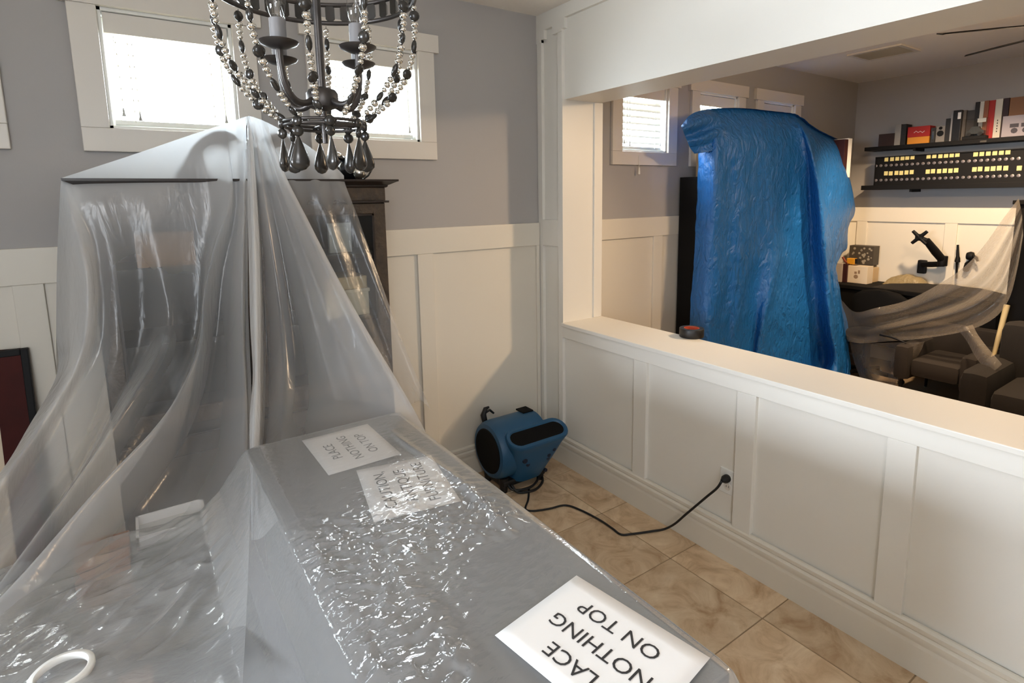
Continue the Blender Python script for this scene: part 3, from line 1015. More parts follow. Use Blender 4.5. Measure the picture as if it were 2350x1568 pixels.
front = [
    fold(141, [(138, 440, -.455), (133, 540, -.45), (130, 640, -.45), (129, 760, -.45), (130, 860, -.47), (62, 985, -.62), (0, 1085, -.76), (-150, 1260, -1.0)]),
    fold(146, [(158, 470, -.49), (183, 560, -.53), (199, 640, -.56), (196, 760, -.575), (165, 860, -.59), (100, 970, -.68), (15, 1100, -.82), (-120, 1300, -1.02)]),
    fold(158, [(180, 470, -.475), (214, 560, -.48), (228, 700, -.485), (222, 800, -.50), (180, 890, -.545), (122, 1000, -.64), (50, 1120, -.76), (-80, 1330, -1.0)]),
    fold(185, [(225, 470, -.478), (258, 600, -.49), (270, 740, -.50), (262, 850, -.55), (222, 950, -.63), (150, 1070, -.77), (70, 1190, -.90), (-60, 1380, -1.08)]),
    fold(230, [(280, 470, -.476), (315, 600, -.48), (330, 740, -.49), (310, 840, -.53), (255, 950, -.62), (185, 1080, -.76), (90, 1220, -.91), (-40, 1400, -1.08)]),
    fold(290, [(335, 470, -.478), (365, 600, -.50), (388, 730, -.54), (372, 800, -.60), (300, 920, -.70), (215, 1050, -.85), (120, 1180, -.99), (-10, 1350, -1.12)]),
    fold(350, [(395, 470, -.476), (420, 600, -.49), (428, 750, -.515), (400, 850, -.575), (330, 970, -.68), (245, 1100, -.81), (140, 1240, -.96), (10, 1400, -1.12), (-140, 1560, -1.28)]),
    fold(430, [(478, 470, -.478), (470, 600, -.50), (458, 760, -.53), (420, 880, -.62), (362, 990, -.70), (280, 1110, -.83), (165, 1260, -.99), (20, 1430, -1.15), (-130, 1590, -1.32)]),
    fold(505, [(528, 450, -.51), (490, 580, -.57), (468, 680, -.62), (460, 790, -.66), (415, 900, -.75), (355, 985, -.82), (235, 1110, -.96), (50, 1320, -1.15), (-120, 1490, -1.32)]),
    fold(520, [(538, 470, -.485), (508, 620, -.52), (492, 760, -.56), (470, 900, -.64), (420, 1030, -.75), (320, 1180, -.92), (190, 1340, -1.1), (40, 1500, -1.3), (-80, 1640, -1.46)]),
    fold(540, [(548, 470, -.49), (532, 620, -.54), (522, 780, -.60), (510, 930, -.71), (470, 1080, -.85), (370, 1250, -1.04), (240, 1390, -1.22), (90, 1530, -1.42), (-20, 1650, -1.56)]),
    fold(556, [(560, 450, -.51), (556, 620, -.59), (556, 780, -.66), (562, 950, -.79), (548, 1110, -.94), (470, 1270, -1.15), (320, 1420, -1.38), (170, 1550, -1.55), (50, 1660, -1.68)]),
    fold(560, [(565, 450, -.49), (562, 620, -.55), (562, 780, -.62), (570, 960, -.76), (566, 1130, -.98), (520, 1300, -1.24), (440, 1450, -1.5), (350, 1580, -1.72)]),
    fold(564, [(568, 400, -.47), (569, 560, -.54), (570, 720, -.60), (577, 900, -.74), (576, 1080, -1.0), (572, 1240, -1.28), (566, 1400, -1.56), (556, 1580, -1.86)]),
]
strip = [
    fold(567, [(567, 330, -.49), (568, 460, -.55), (571, 600, -.62), (574, 740, -.68), (580, 860, -.75), (573, 960, -.82), (574, 1080, -.97), (577, 1240, -1.22)]),
    fold(570, [(573, 330, -.52), (579, 460, -.60), (584, 600, -.67), (587, 740, -.73), (588, 860, -.79), (584, 960, -.86), (580, 1080, -1.0), (579, 1240, -1.23)]),
    fold(573, [(581, 330, -.50), (590, 460, -.56), (596, 600, -.63), (598, 740, -.69), (597, 860, -.76), (597, 960, -.83), (588, 1080, -.98), (581, 1240, -1.22)]),
]
right = [
    fold(574, [(588, 420, -.485), (600, 560, -.51), (606, 700, -.55), (610, 840, -.62), (608, 960, -.75), (602, 1060, -.90), (600, 1150, -1.12), (606, 1230, -1.40)]),
    fold(578, [(604, 440, -.51), (624, 580, -.56), (644, 720, -.62), (652, 840, -.70), (650, 940, -.80), (648, 1020, -.92), (652, 1090, -1.08), (668, 1160, -1.28)]),
    fold(583, [(618, 440, -.49), (648, 590, -.54), (672, 730, -.60), (690, 850, -.69), (696, 930, -.79), (700, 1000, -.92), (706, 1050, -1.03), (720, 1110, -1.18)]),
    fold(590, [(632, 430, -.51), (672, 570, -.57), (712, 720, -.66), (742, 840, -.75), (762, 920, -.85), (772, 970, -.93), (782, 1010, -1.01), (800, 1060, -1.14)]),
    fold(596, [(640, 420, -.50), (694, 560, -.57), (746, 700, -.66), (790, 820, -.76), (826, 905, -.87), (842, 950, -.95), (856, 985, -1.02), (880, 1030, -1.13)]),
    fold(602, [(646, 405, -.52), (700, 520, -.59), (762, 650, -.68), (820, 765, -.78), (872, 860, -.89), (908, 918, -.98), (928, 955, -1.04), (950, 1000, -1.14)]),
    fold(610, [(652, 395, -.50), (707, 505, -.57), (772, 632, -.66), (834, 744, -.76), (890, 838, -.87), (930, 905, -.97), (962, 962, -1.05), (985, 1010, -1.14)]),
    fold(614, [(648, 400, -.47), (700, 510, -.52), (764, 640, -.60), (824, 752, -.69), (880, 846, -.79), (918, 912, -.88), (950, 965, -.96), (970, 1010, -1.02)]),
]
right.insert(0, strip[-1])
back = [
    fold(600, [(640, 425, -.478), (664, 520, -.485), (690, 620, -.49), (715, 720, -.50), (740, 820, -.52), (770, 920, -.56)]),
    fold(640, [(676, 425, -.48), (700, 520, -.49), (728, 620, -.50), (760, 720, -.52), (794, 820, -.55), (830, 920, -.60)]),
    fold(680, [(704, 425, -.478), (730, 520, -.482), (758, 620, -.488), (794, 720, -.50), (830, 820, -.53), (872, 930, -.58)]),
    fold(715, [(730, 425, -.482), (758, 520, -.50), (790, 620, -.52), (830, 730, -.55), (868, 830, -.59), (910, 940, -.65)]),
    fold(750, [(758, 425, -.478), (784, 520, -.486), (816, 610, -.50), (858, 720, -.53), (896, 820, -.57), (940, 930, -.62)]),
    fold(776, [(778, 422, -.48), (806, 500, -.495), (838, 590, -.52), (880, 700, -.56), (922, 810, -.60), (966, 920, -.66)]),
    fold(789, [(793, 425, -.476), (822, 500, -.49), (850, 580, -.51), (893, 700, -.55), (938, 820, -.61), (988, 940, -.68)]),
]
def weigh(cols, top, mid, low):
    """per fold: film haze from gathers half way and low; above the cornice raised to look backlit"""
    out = []
    for c, t_, m_, l_ in zip(cols, top, mid, low):
        k = len(c)
        w = np.interp(np.linspace(0, 1, k), [0, 0.13, 0.30, 0.5, 1.0], [t_, t_ * 0.7 + m_ * 0.3, m_, m_, l_])
        out.append([np.r_[p, v] for p, v in zip(c, w)])
    return out


mbS = MB()
LAY = []


def add_film(G):
    mbS.grid(np.ascontiguousarray(G[:, :, :3]))
    LAY.append((G[:, :, 3] if G.shape[2] > 3 else np.full(G.shape[:2], 0.35)).ravel())


#            silh.  flap            flat front .................... swag ridge        big fold
wt = [1.15] * 14  # haze raised along the top to paint in the backlit brightness
wm = [0.80, 0.85, 0.50, 0.16, 0.05, 0.16, 0.05, 0.10, 0.42, 0.14, 0.20, 0.50, 0.30, 0.16]
wl_ = [0.75, 0.70, 0.50, 0.50, 0.38, 0.55, 0.35, 0.32, 0.50, 0.16, 0.10, 0.62, 0.20, 0.12]
add_film(loft_cols(weigh(front, wt, wm, wl_), 90, 12, 0.45))
add_film(loft_cols(weigh(strip, [1.1] * 3, [1.2, 1.3, 1.2], [0.85, 0.95, 0.7]), 70, 5, 0.5))
add_film(loft_cols(weigh(right, [0.95] * 9, [0.9, 0.12, 0.34, 0.16, 0.42, 0.46, 0.66, 0.80, 0.60], [0.6, 0.10, 0.14, 0.12, 0.20, 0.30, 0.45, 0.55, 0.4]), 90, 12, 0.45))
add_film(loft_cols(weigh(back, [0.85] * 7, [0.06, 0.16, 0.05, 0.15, 0.08, 0.18, 0.12], [0.2, 0.2, 0.2, 0.2, 0.22, 0.25, 0.3]), 70, 9, 0.45))
# rear slope from the ridge line down to the wall behind the hutch crest
R_ = [ridge(px) for px in np.linspace(141, 789, 60)]
G = np.stack([np.array(R_), np.array([[p[0], -0.25, p[2] - 0.6 * (p[2] - 1.765)] for p in R_]), np.array([[p[0], -0.05, 1.768] for p in R_])], 0)
add_film(loft_cols([list(G[:, j]) for j in range(0, 60, 3)], 10, 3))
# left flank hanging beside the hutch
L0 = [P(x, y, 'y', Y) for x, y, Y in [(141, 409, -.40), (138, 440, -.455), (133, 540, -.45), (130, 640, -.45), (129, 760, -.45), (130, 860, -.47)]]
L1 = [np.array([p[0] + 0.01, -0.06, p[2]]) for p in L0]
add_film(loft_cols([L0, [(np.array(a) + b) / 2 + np.array([-0.004, 0, 0]) for a, b in zip(L0, L1)], L1], 40, 6))
sheet = obj('plastic_dust_sheet', mbS, M['film'], smooth=3, fix=False)
la = sheet.data.attributes.new('layers', 'FLOAT', 'POINT')
la.data.foreach_set('value', np.concatenate(LAY).astype(np.float32))
tag(sheet, 'translucent plastic dust sheet draped from the hutch finial over the furniture below', 'dust sheet')

# --- the lower run of the same sheet lying crinkled over the sideboard
prof = np.array([(-3.20, 0.50), (-3.17, 0.72), (-3.10, 0.765), (-2.5, 0.765), (-2.12, 0.762), (-2.04, 0.772), (-1.985, 0.82), (-1.925, 0.905), (-1.905, 0.926), (-1.87, 0.931), (-1.42, 0.931), (-1.403, 0.928), (-1.392, 0.912), (-1.386, 0.86), (-1.375, 0.6), (-1.37, 0.42)])


def dense(pr, step):
    s = np.r_[0, np.cumsum(np.linalg.norm(np.diff(pr, axis=0), axis=1))]
    u = np.arange(0, s[-1], step)
    return np.stack([np.interp(u, s, pr[:, k]) for k in range(2)], 1)


px_ = dense(prof, 0.0044)
py_ = dense(np.array([(-0.93, -0.10), (-0.985, -0.03), (-1.02, 0.0), (-2.325, 0.0), (-2.352, -0.004), (-2.366, -0.02), (-2.372, -0.08), (-2.385, -0.35)]), 0.0044)
X = np.repeat(px_[None, :, 0], len(py_), 0)
Z = np.repeat(px_[None, :, 1], len(py_), 0) + py_[:, 1][:, None]
Y = np.repeat(py_[:, 0][:, None], len(px_), 1)
onl = smooth(-1.93, -1.86, X) * smooth(-1.40, -1.47, X) * smooth(-0.98, -1.05, Y) * smooth(-2.36, -2.30, Y)
core = smooth(-1.44, -1.70, Y) * smooth(-2.28, -2.05, Y) * onl
wx, wy = vnoise(X * 9, Y * 9, 3) * 0.07 + vnoise(X * 30, Y * 30, 13) * 0.012, vnoise(X * 9, Y * 9, 4) * 0.07 + vnoise(X * 30, Y * 30, 14) * 0.012
r1 = 1 - np.abs(vnoise((X + wx) * 16, (Y + wy) * 34, 5)) * 2.4
r2 = 1 - np.abs(vnoise((X + wy) * 38, (Y + wx) * 70, 6)) * 2.2
r3 = 1 - np.abs(vnoise((X - wy) * 30, (Y - wx) * 30, 8)) * 2.2
flat3 = 1 - 0.85 * smooth(-1.76, -1.70, X) * smooth(-1.80, -1.88, Y)
c1, c2, c3 = np.clip(r1, -1.2, 1), np.clip(r2, -1.2, 1), np.clip(r3, -1.2, 1)
r4 = 1 - np.abs(vnoise((X + wx) * 62, (Y - wx) * 88, 9)) * 2.2


def facets(x, y, seed, sharp):
    """crushed-film facets: every cell a small plane of its own tilt, blended over a narrow crease"""
    r = np.random.default_rng(seed)
    jx, jy, gx, gy = [r.uniform(-1, 1, (64, 64)) for _ in range(4)]
    xi, yi = np.floor(x).astype(int), np.floor(y).astype(int)
    num, den = np.zeros_like(x), np.full_like(x, 1e-9)
    for a in (-1, 0, 1):
        for b in (-1, 0, 1):
            i, j = (xi + a) & 63, (yi + b) & 63
            dx, dy = x - (xi + a + 0.5 + 0.42 * jx[i, j]), y - (yi + b + 0.5 + 0.42 * jy[i, j])
            w = np.exp(-sharp * (dx * dx + dy * dy))
            num += w * (gx[i, j] * dx + gy[i, j] * dy)
            den += w
    return num / den


fa = facets((X + 0.5 * wx) * 30, (Y + 0.5 * wy) * 46, 51, 14.0)
fb = facets((X - wy) * 70, (Y + wx) * 90, 52, 12.0)
Z = Z + core * flat3 * (0.0075 * fa + 0.0028 * fb)
Z = Z + core * flat3 * (0.0024 * (c1 + 1.2) + 0.0005 * (c2 + 1.2) + 0.0008 * (c3 + 1.2) + 0.0003 * np.clip(r4, -1, 1))
Z = Z + 0.18 * onl * flat3 * (0.0026 * (c1 + 1.2) + 0.0016 * (c3 + 1.2))
# lengthwise pleats along both long edges of the sideboard
Z = Z + onl * 0.006 * np.exp(-((X + 1.485 + 0.01 * np.sin(Y * 9)) / 0.012) ** 2) * smooth(-1.1, -1.3, Y) * smooth(-1.90, -1.78, Y)
lowl = smooth(-1.98, -2.06, X)
wl = 1 - np.abs(vnoise((X * 0.9 + Y * 0.5) * 7 + 3, (Y * 0.9 - X * 0.5) * 16, 11)) * 2.0
wl2 = 1 - np.abs(vnoise(X * 26, Y * 30, 12)) * 2.2
Z = Z + lowl * (0.012 * np.clip(wl, 0, 1) + 0.001 * np.clip(wl2, 0, 1))
# hanging side: vertical flutes
hang = smooth(0.90, 0.80, Z) * smooth(-1.40, -1.385, X)
X = X + hang * 0.012 * np.sin(Y * 40 + 3 * np.sin(Y * 7))
mbT = MB().grid(np.stack([X, Y, Z], 2))
cover = obj('crinkled_run', mbT, M['filmtop'], sheet, smooth=3, fix=False)
cover['label'] = 'clearer crinkled run of the sheet over the sideboard'

# ================================================================== CHANDELIER
CX, CY = -1.758, -1.55
ch = thing('chandelier', 'bronze chandelier with swags of silver and smoky beads hanging over the sideboard', 'chandelier', (CX, CY, 2.11))
VA = math.radians(-16.4)        # direction that reads as "to the right" for someone at the camera


def ringpts(r, z, n=64):
    return [(CX + r * math.cos(2 * PI * k / n), CY + r * math.sin(2 * PI * k / n), z) for k in range(n)]


RT, RB = 0.205, 0.083
top = obj('top_ring', MB().tube(ringpts(RT, 2.108), 0.0055, 8, closed=True).tube(ringpts(RT, 2.150), 0.0055, 8, closed=True), M['bronze'], ch, smooth=2)
stone = MB().loft([[(-0.011, -0.013, -0.004), (-0.006, -0.018, -0.004), (0.006, -0.018, -0.004), (0.011, -0.013, -0.004), (0.011, 0.013, -0.004), (0.006, 0.018, -0.004), (-0.006, 0.018, -0.004), (-0.011, 0.013, -0.004)],
                   [(-0.007, -0.009, 0.005), (-0.004, -0.012, 0.005), (0.004, -0.012, 0.005), (0.007, -0.009, 0.005), (0.007, 0.009, 0.005), (0.004, 0.012, 0.005), (-0.004, 0.012, 0.005), (-0.007, 0.009, 0.005)]]).mesh('faceted_stone', M['smoke'])
for k in range(36):
    a = 2 * PI * (k + 0.5) / 36
    o = link('faceted_stone', stone)
    ax = Vector((-math.sin(a), math.cos(a), 0))
    n_ = Vector((math.cos(a), math.sin(a), 0))
    mw = Matrix.Identity(4)
    for i in range(3):
        mw[i][0], mw[i][1], mw[i][2] = ax[i], (0, 0, 1)[i], n_[i]
    mw[0][3], mw[1][3], mw[2][3] = CX + RT * math.cos(a), CY + RT * math.sin(a), 2.129
    o.matrix_world = mw
    adopt(o, top)
obj('stem', MB().lathe([(0.0085, 1.87), (0.0085, CEIL - 0.03)], (CX, CY, 0), seg=12).lathe([(0.006, 1.80), (0.0075, 1.87)], (CX, CY, 0), seg=12), M['bronze'], ch, smooth=0.8)
obj('canopy', MB().lathe([(0.012, CEIL - 0.05), (0.05, CEIL - 0.03), (0.062, CEIL - 0.004), (0.062, CEIL - 0.0005)], (CX, CY, 0), seg=24), M['bronze'], ch, smooth=0.8)
obj('hub', MB().lathe([(0.010, 1.868), (0.030, 1.876), (0.033, 1.884), (0.033, 1.905), (0.028, 1.912), (0.010, 1.918)], (CX, CY, 0), seg=24), M['bronze'], ch, smooth=0.8)
# spokes carrying the two rings
mb = MB()
for k in range(3):
    a = VA + 0.4 + 2 * PI * k / 3
    mb.tube([(CX, CY, 2.15), (CX + RT * math.cos(a), CY + RT * math.sin(a), 2.15)], 0.004, 6)
obj('spoke', mb, M['bronze'], top, smooth=2)
bot = obj('bottom_ring', MB().tube(ringpts(RB, 1.835, 48), 0.0035, 8, closed=True).tube(ringpts(RB, 1.843, 48), 0.0035, 8, closed=True).tube([(CX - RB, CY, 1.84), (CX + RB, CY, 1.84)], 0.003, 6).tube([(CX, CY - RB, 1.84), (CX, CY + RB, 1.84)], 0.003, 6), M['bronze'], ch, smooth=2)
# arms, drip pans, candles, bulbs
for k, dv in enumerate((39, -46, 141, -134)):
    a = VA + math.radians(dv)
    dx, dy = math.cos(a), math.sin(a)
    R0 = 0.108
    pr = [(0.022, 1.893), (0.044, 1.880), (0.068, 1.878), (0.089, 1.891), (0.102, 1.916), (0.108, 1.953), (0.108, 1.979)]
    pr = catmull(pr, 18)
    arm = obj('arm', MB().tube([(CX + r * dx, CY + r * dy, z) for r, z in pr], 0.0068, 10), M['bronze'], ch, smooth=2)
    c = (CX + R0 * dx, CY + R0 * dy, 0)
    obj('drip_pan', MB().lathe([(0.006, 1.9730), (0.018, 1.9755), (0.034, 1.9820), (0.0375, 1.9870), (0.036, 1.9880), (0.018, 1.9790), (0.006, 1.9780)], c, seg=24), M['bronze'], arm, smooth=0.8)
    obj('candle_sleeve', MB().lathe([(0.0155, 1.9790), (0.0155, 2.0290), (0.012, 2.0310)], c, seg=18), M['sleeve'] if 'sleeve' in M else M['bronze'], arm, smooth=0.8)
    b = obj('bulb', MB().lathe([(0.010, 2.0300), (0.0155, 2.0430), (0.0185, 2.0580), (0.0175, 2.0730), (0.012, 2.0950), (0.006, 2.1130), (0.001, 2.1230)], c, seg=18), M['bulb'], arm, smooth=3)
    obj('filament', MB().tube([(c[0] - 0.004, c[1], 2.0350), (c[0] - 0.005, c[1], 2.0650), (c[0], c[1] + 0.003, 2.0730), (c[0] + 0.005, c[1], 2.0650), (c[0] + 0.004, c[1], 2.0350)], 0.0008, 5), M['silver'], b)


def ball_prof(rx, h, n=7):
    a = np.linspace(-PI / 2 + 0.12, PI / 2 - 0.12, n)
    return [(rx * math.cos(t), h * math.sin(t)) for t in a]


# bead meshes, long axis z
bead_disc = MB().lathe(ball_prof(0.0118, 0.0115), (0, 0, 0), seg=12)
bead_disc.v = [(x, y * 0.5, z) for x, y, z in bead_disc.v]
bead_disc = bead_disc.mesh('bead', M['smoke'], smooth=3)
bead_oval = MB().lathe(ball_prof(0.0062, 0.0145), (0, 0, 0), seg=10).mesh('bead', M['smoke'], smooth=3)
silv = {r: MB().lathe(ball_prof(r, r * 0.92), (0, 0, 0), seg=12).mesh('bead', M['silver'], smooth=3) for r in (0.0080, 0.0068, 0.0056)}
pattern = [('d', 0.0112), ('s', 0.0080), ('s', 0.0068), ('s', 0.0056), ('d', 0.0112), ('s', 0.0080), ('s', 0.0068), ('s', 0.0056), ('o', 0.0145), ('s', 0.0068), ('s', 0.0068), ('s', 0.0056)]
NST = 12
for k in range(NST):
    a = VA + math.radians(-95.3 + 360.0 / NST * k)
    pr = catmull([(RT - 0.002, 2.100), (RT - 0.002, 2.04), (RT - 0.010, 1.985), (RT - 0.030, 1.935), (RT - 0.062, 1.893), (RT - 0.095, 1.862), (RB + 0.004, 1.846)], 200)
    cv = np.array([(CX + r * math.cos(a), CY + r * math.sin(a), z) for r, z in pr])
    s = np.r_[0, np.cumsum(np.linalg.norm(np.diff(cv, axis=0), axis=1))]
    st = obj('bead_strand', MB().tube([cv[i] for i in range(0, 200, 10)] + [cv[-1]], 0.0008, 5), M['bronze'], ch)
    pos = 0.004
    q = k * 5 % len(pattern)
    while True:
        kind, h = pattern[q % len(pattern)]
        q += 1
        if pos + 2 * h > s[-1]:
            break
        u = pos + h
        pos += 2 * h * 0.97
        p = [np.interp(u, s, cv[:, i]) for i in range(3)]
        p2_ = [np.interp(min(u + 0.004, s[-1]), s, cv[:, i]) for i in range(3)]
        p1_ = [np.interp(u - 0.004, s, cv[:, i]) for i in range(3)]
        me = bead_disc if kind == 'd' else bead_oval if kind == 'o' else silv[h]
        o = link('bead', me)
        t = Vector(p2_) - Vector(p1_)
        o.rotation_euler = t.to_track_quat('Z', 'Y').to_euler()
        if kind == 'd':
            o.rotation_euler.rotate_axis('Z', rng.uniform(0, PI))
        o.location = p
        adopt(o, st)
# pendants: round studs and teardrops below the lower ring
stud = MB().lathe([(0.002, -0.006), (0.009, -0.005), (0.0115, 0), (0.009, 0.005), (0.002, 0.006)], (0, 0, 0), 'x', 14).mesh('round_stud', M['smoke'], smooth=3)
tear = MB().lathe([(0.001, 0), (0.0035, -0.006), (0.008, -0.018), (0.015, -0.036), (0.0195, -0.052), (0.0185, -0.061), (0.011, -0.069), (0.002, -0.072)], (0, 0, 0), seg=16)
tear.v = [(x, y * 0.5, z) for x, y, z in tear.v]
tear = tear.mesh('teardrop', M['smoke'], smooth=3)
for k in range(8):
    a = VA + math.radians(8 + 45 * k)
    x, y = CX + (RB + 0.003) * math.cos(a), CY + (RB + 0.003) * math.sin(a)
    o = link('round_stud', stud)
    o.location = (x, y, 1.838)
    o.rotation_euler = (0, 0, a)
    adopt(o, bot)
    o = link('round_stud', stud)
    o.location = (x, y, 1.818)
    o.rotation_euler = (0, 0, a + 0.7)
    adopt(o, bot)
    o = link('teardrop', tear)
    o.location = (x, y, 1.810)
    o.rotation_euler = (0, 0, a + 1.1 * k)
    adopt(o, bot)
    obj('hanging_link', MB().tube([(x, y, 1.832), (x, y, 1.808)], 0.0012, 5), M['silver'], bot)

# ================================================================== AIR MOVER IN THE CORNER
M['bluepl'] = mat('blue_moulded_plastic', rgb(28, 82, 120), 0.42, bump=0.1, bscale=200)
M['bluedark'] = mat('dark_blue_print', rgb(14, 26, 48), 0.5)
am = thing('air_mover', 'blue snail-shaped air mover with an upturned slot nozzle standing in the corner', 'air mover', (-0.36, -0.31, 0))
ax0, ax1, ayc, azc, ar = -0.545, -0.215, -0.225, 0.235, 0.165
dr = [(ar - 0.035, ax0 - 0.012), (ar - 0.012, ax0 - 0.008), (ar, ax0 + 0.012), (ar + 0.004, ax0 + 0.05), (ar + 0.004, ax1 - 0.05), (ar, ax1 - 0.012), (ar - 0.02, ax1 + 0.004)]
obj('drum', MB().lathe([(r, x) for r, x in dr], (0, ayc, azc), 'x', 40), M['bluepl'], am, smooth=0.7)
obj('inlet', MB().lathe([(0.120, -0.014), (0.126, -0.016), (0.130, -0.011), (0.128, 0.02)], (ax0 - 0.001, ayc, azc), 'x', 36), M['blackmatte'], am, smooth=0.7)
# nozzle: racetrack sections from the base of the drum up to the slot


def race(c, w, d, nrm_tilt, n=10):
    """racetrack loop, long axis x, short axis tilted in the y-z plane"""
    pts = []
    for s in (1, -1):
        for k in range(n + 1):
            t = -PI / 2 + PI * k / n
            u = s * (w / 2 - d / 2 + d / 2 * math.cos(t))
            v = s * d / 2 * math.sin(t)
            pts.append((c[0] + u, c[1] + v * math.cos(nrm_tilt), c[2] + v * math.sin(nrm_tilt)))
    return pts


secs = [((-0.345, -0.285, 0.055), 0.21, 0.14, 0.0), ((-0.342, -0.315, 0.13), 0.25, 0.16, 0.1), ((-0.335, -0.345, 0.21), 0.31, 0.155, 0.25), ((-0.325, -0.365, 0.28), 0.365, 0.15, 0.38), ((-0.32, -0.382, 0.322), 0.405, 0.15, 0.45), ((-0.32, -0.388, 0.336), 0.415, 0.155, 0.45), ((-0.32, -0.391, 0.344), 0.405, 0.145, 0.45)]
obj('nozzle', MB().loft([race(*s) for s in secs], cap=False), M['bluepl'], am, smooth=0.9)
secs2 = [((-0.32, -0.391, 0.344), 0.405, 0.145, 0.45), ((-0.32, -0.391, 0.345), 0.375, 0.110, 0.45), ((-0.32, -0.388, 0.338), 0.362, 0.098, 0.45)]
obj('nozzle_rim', MB().loft([race(*s) for s in secs2], cap=False), M['bluepl'], am, smooth=0.9)
secs3 = [((-0.32, -0.388, 0.338), 0.362, 0.098, 0.45), ((-0.325, -0.36, 0.27), 0.32, 0.09, 0.4), ((-0.33, -0.33, 0.2), 0.27, 0.08, 0.3)]
obj('slot_throat', MB().loft([race(*s) for s in secs3][::-1]), M['blackmatte'], am, smooth=0.9)
obj('control_panel', MB().box((-0.31, -0.235, azc + ar + 0.001), (-0.235, -0.155, azc + ar + 0.010)), M['blackmatte'], am, bevel=0.003)
mb = MB().tube([(-0.50, -0.12, 0.33), (-0.505, -0.10, 0.40), (-0.49, -0.10, 0.435), (-0.465, -0.10, 0.44)], [0.016, 0.018, 0.013, 0.006], 10)
mb.tube([(-0.495, -0.10, 0.41), (-0.46, -0.10, 0.42), (-0.435, -0.105, 0.395)], [0.008, 0.008, 0.006], 8)
obj('cord_hook', mb, M['rubber'], am, smooth=2)
for x, y in ((-0.50, -0.30), (-0.24, -0.30), (-0.50, -0.13), (-0.24, -0.13)):
    obj('foot', MB().lathe([(0.020, 0), (0.022, 0.03), (0.030, 0.09)], (x, y, 0.0), seg=14), M['rubber'], am, smooth=0.8)
obj('base_tray', MB().box((-0.52, -0.33, 0.035), (-0.22, -0.11, 0.075)), M['rubber'], am, bevel=0.012)
# printed bracket marks on the nozzle front


def front_y(z):
    return float(np.interp(z, [0.055, 0.13, 0.21, 0.28, 0.322], [-0.356, -0.396, -0.421, -0.436, -0.451]))


def front_pt(px, py):
    q = P(px, py, 'y', -0.42)
    for _ in range(4):
        q = P(px, py, 'y', front_y(q[2]))
    return q


for a, b in (((1205, 1058), 0.016), ((1211, 1066), 0.013), ((1259, 1044), 0.013), ((1257, 1051), 0.012), ((1271, 1031), 0.012), ((1252, 1079), 0.011)):
    q = front_pt(*a)
    yy = front_y(q[2])
    obj('printed_mark', MB().lathe([(b, 0.012), (b, 0.0), (b * 0.9, -0.002)], (q[0], yy - 0.004, q[2]), 'y', 10), M['bluedark'], am)
q0, q1 = front_pt(1213, 1068), front_pt(1256, 1054)
obj('printed_line', MB().tube([(q0[0], front_y(q0[2]), q0[2]), (q1[0], front_y(q1[2]), q1[2])], 0.003, 6), M['bluedark'], am)
# cord
cp = [P(1150, 1100, 'z', 0.02), P(1180, 1112, 'z', 0.008), P(1215, 1113, 'z', 0.008), P(1238, 1105, 'z', 0.02), P(1240, 1096, 'z', 0.05)]
cp = [(-0.47, -0.33, 0.05), (-0.45, -0.37, 0.012), (-0.36, -0.40, 0.008), (-0.27, -0.36, 0.008), (-0.235, -0.31, 0.02), (-0.25, -0.28, 0.05)]
obj('wrapped_cord', MB().tube(catmull(cp, 40), 0.0075, 8).tube(catmull([(x - 0.02, y + 0.02, z + 0.012) for x, y, z in cp], 40), 0.007, 8), M['rubber'], am, smooth=2)
run = [(-0.375, -0.37, 0.02)] + [P(x, y, 'z', 0.006) for x, y in ((1214, 1128), (1212, 1148), (1206, 1168), (1222, 1173), (1260, 1168), (1297, 1160), (1330, 1170), (1375, 1193), (1405, 1213), (1425, 1227), (1450, 1226), (1500, 1219))] + [P(1528, 1213, 'z', 0.008) + np.array([-0.01, 0, 0])]
run = [np.array(p) for p in run]
e0 = P(1575, 1180, 'x', -0.06)
run += [P(1548, 1203, 'x', -0.055), e0, P(1620, 1142, 'x', -0.05), P(1645, 1121, 'x', -0.048), np.array([-0.040, -1.395, 0.397])]
cord = obj('power_cord', MB().tube(catmull(run, 140), 0.0055, 8), M['rubber'], am, smooth=2)
pc = P(1660, 1110, 'x', -0.02)
obj('plug', MB().lathe([(0.017, 0.0), (0.019, -0.006), (0.018, -0.024), (0.012, -0.034), (0.007, -0.045)], (0.003, -1.395, 0.397), 'x', 16), M['rubber'], cord, smooth=0.8)

# tape roll on the half wall
tq = (0.095, -0.80, 0.914)
tp_ = P(1587, 766, 'z', 0.93)
tpx = (float(tp_[0]), float(tp_[1]))
tl = thing('tape_roll', 'roll of black tape with an orange core lying on the half-wall cap', 'tape', (tpx[0], tpx[1], 0.914))
obj('tape', MB().lathe([(0.041, 0.0), (0.062, 0.0), (0.064, 0.003), (0.064, 0.045), (0.062, 0.048), (0.041, 0.048), (0.041, 0.0)], (tpx[0], tpx[1], 0.9145), seg=40, cap=False), mat('black_tape', rgb(24, 22, 22), 0.45), tl, smooth=0.6)
obj('cardboard_core', MB().lathe([(0.037, 0.001), (0.041, 0.001), (0.041, 0.0475), (0.037, 0.0475), (0.037, 0.001)], (tpx[0], tpx[1], 0.9145), seg=36, cap=False).lathe([(0.0372, 0.001), (0.0372, 0.02)], (tpx[0], tpx[1], 0.9145), seg=24), mat('orange_core', rgb(178, 72, 40), 0.6), tl, smooth=0.6)

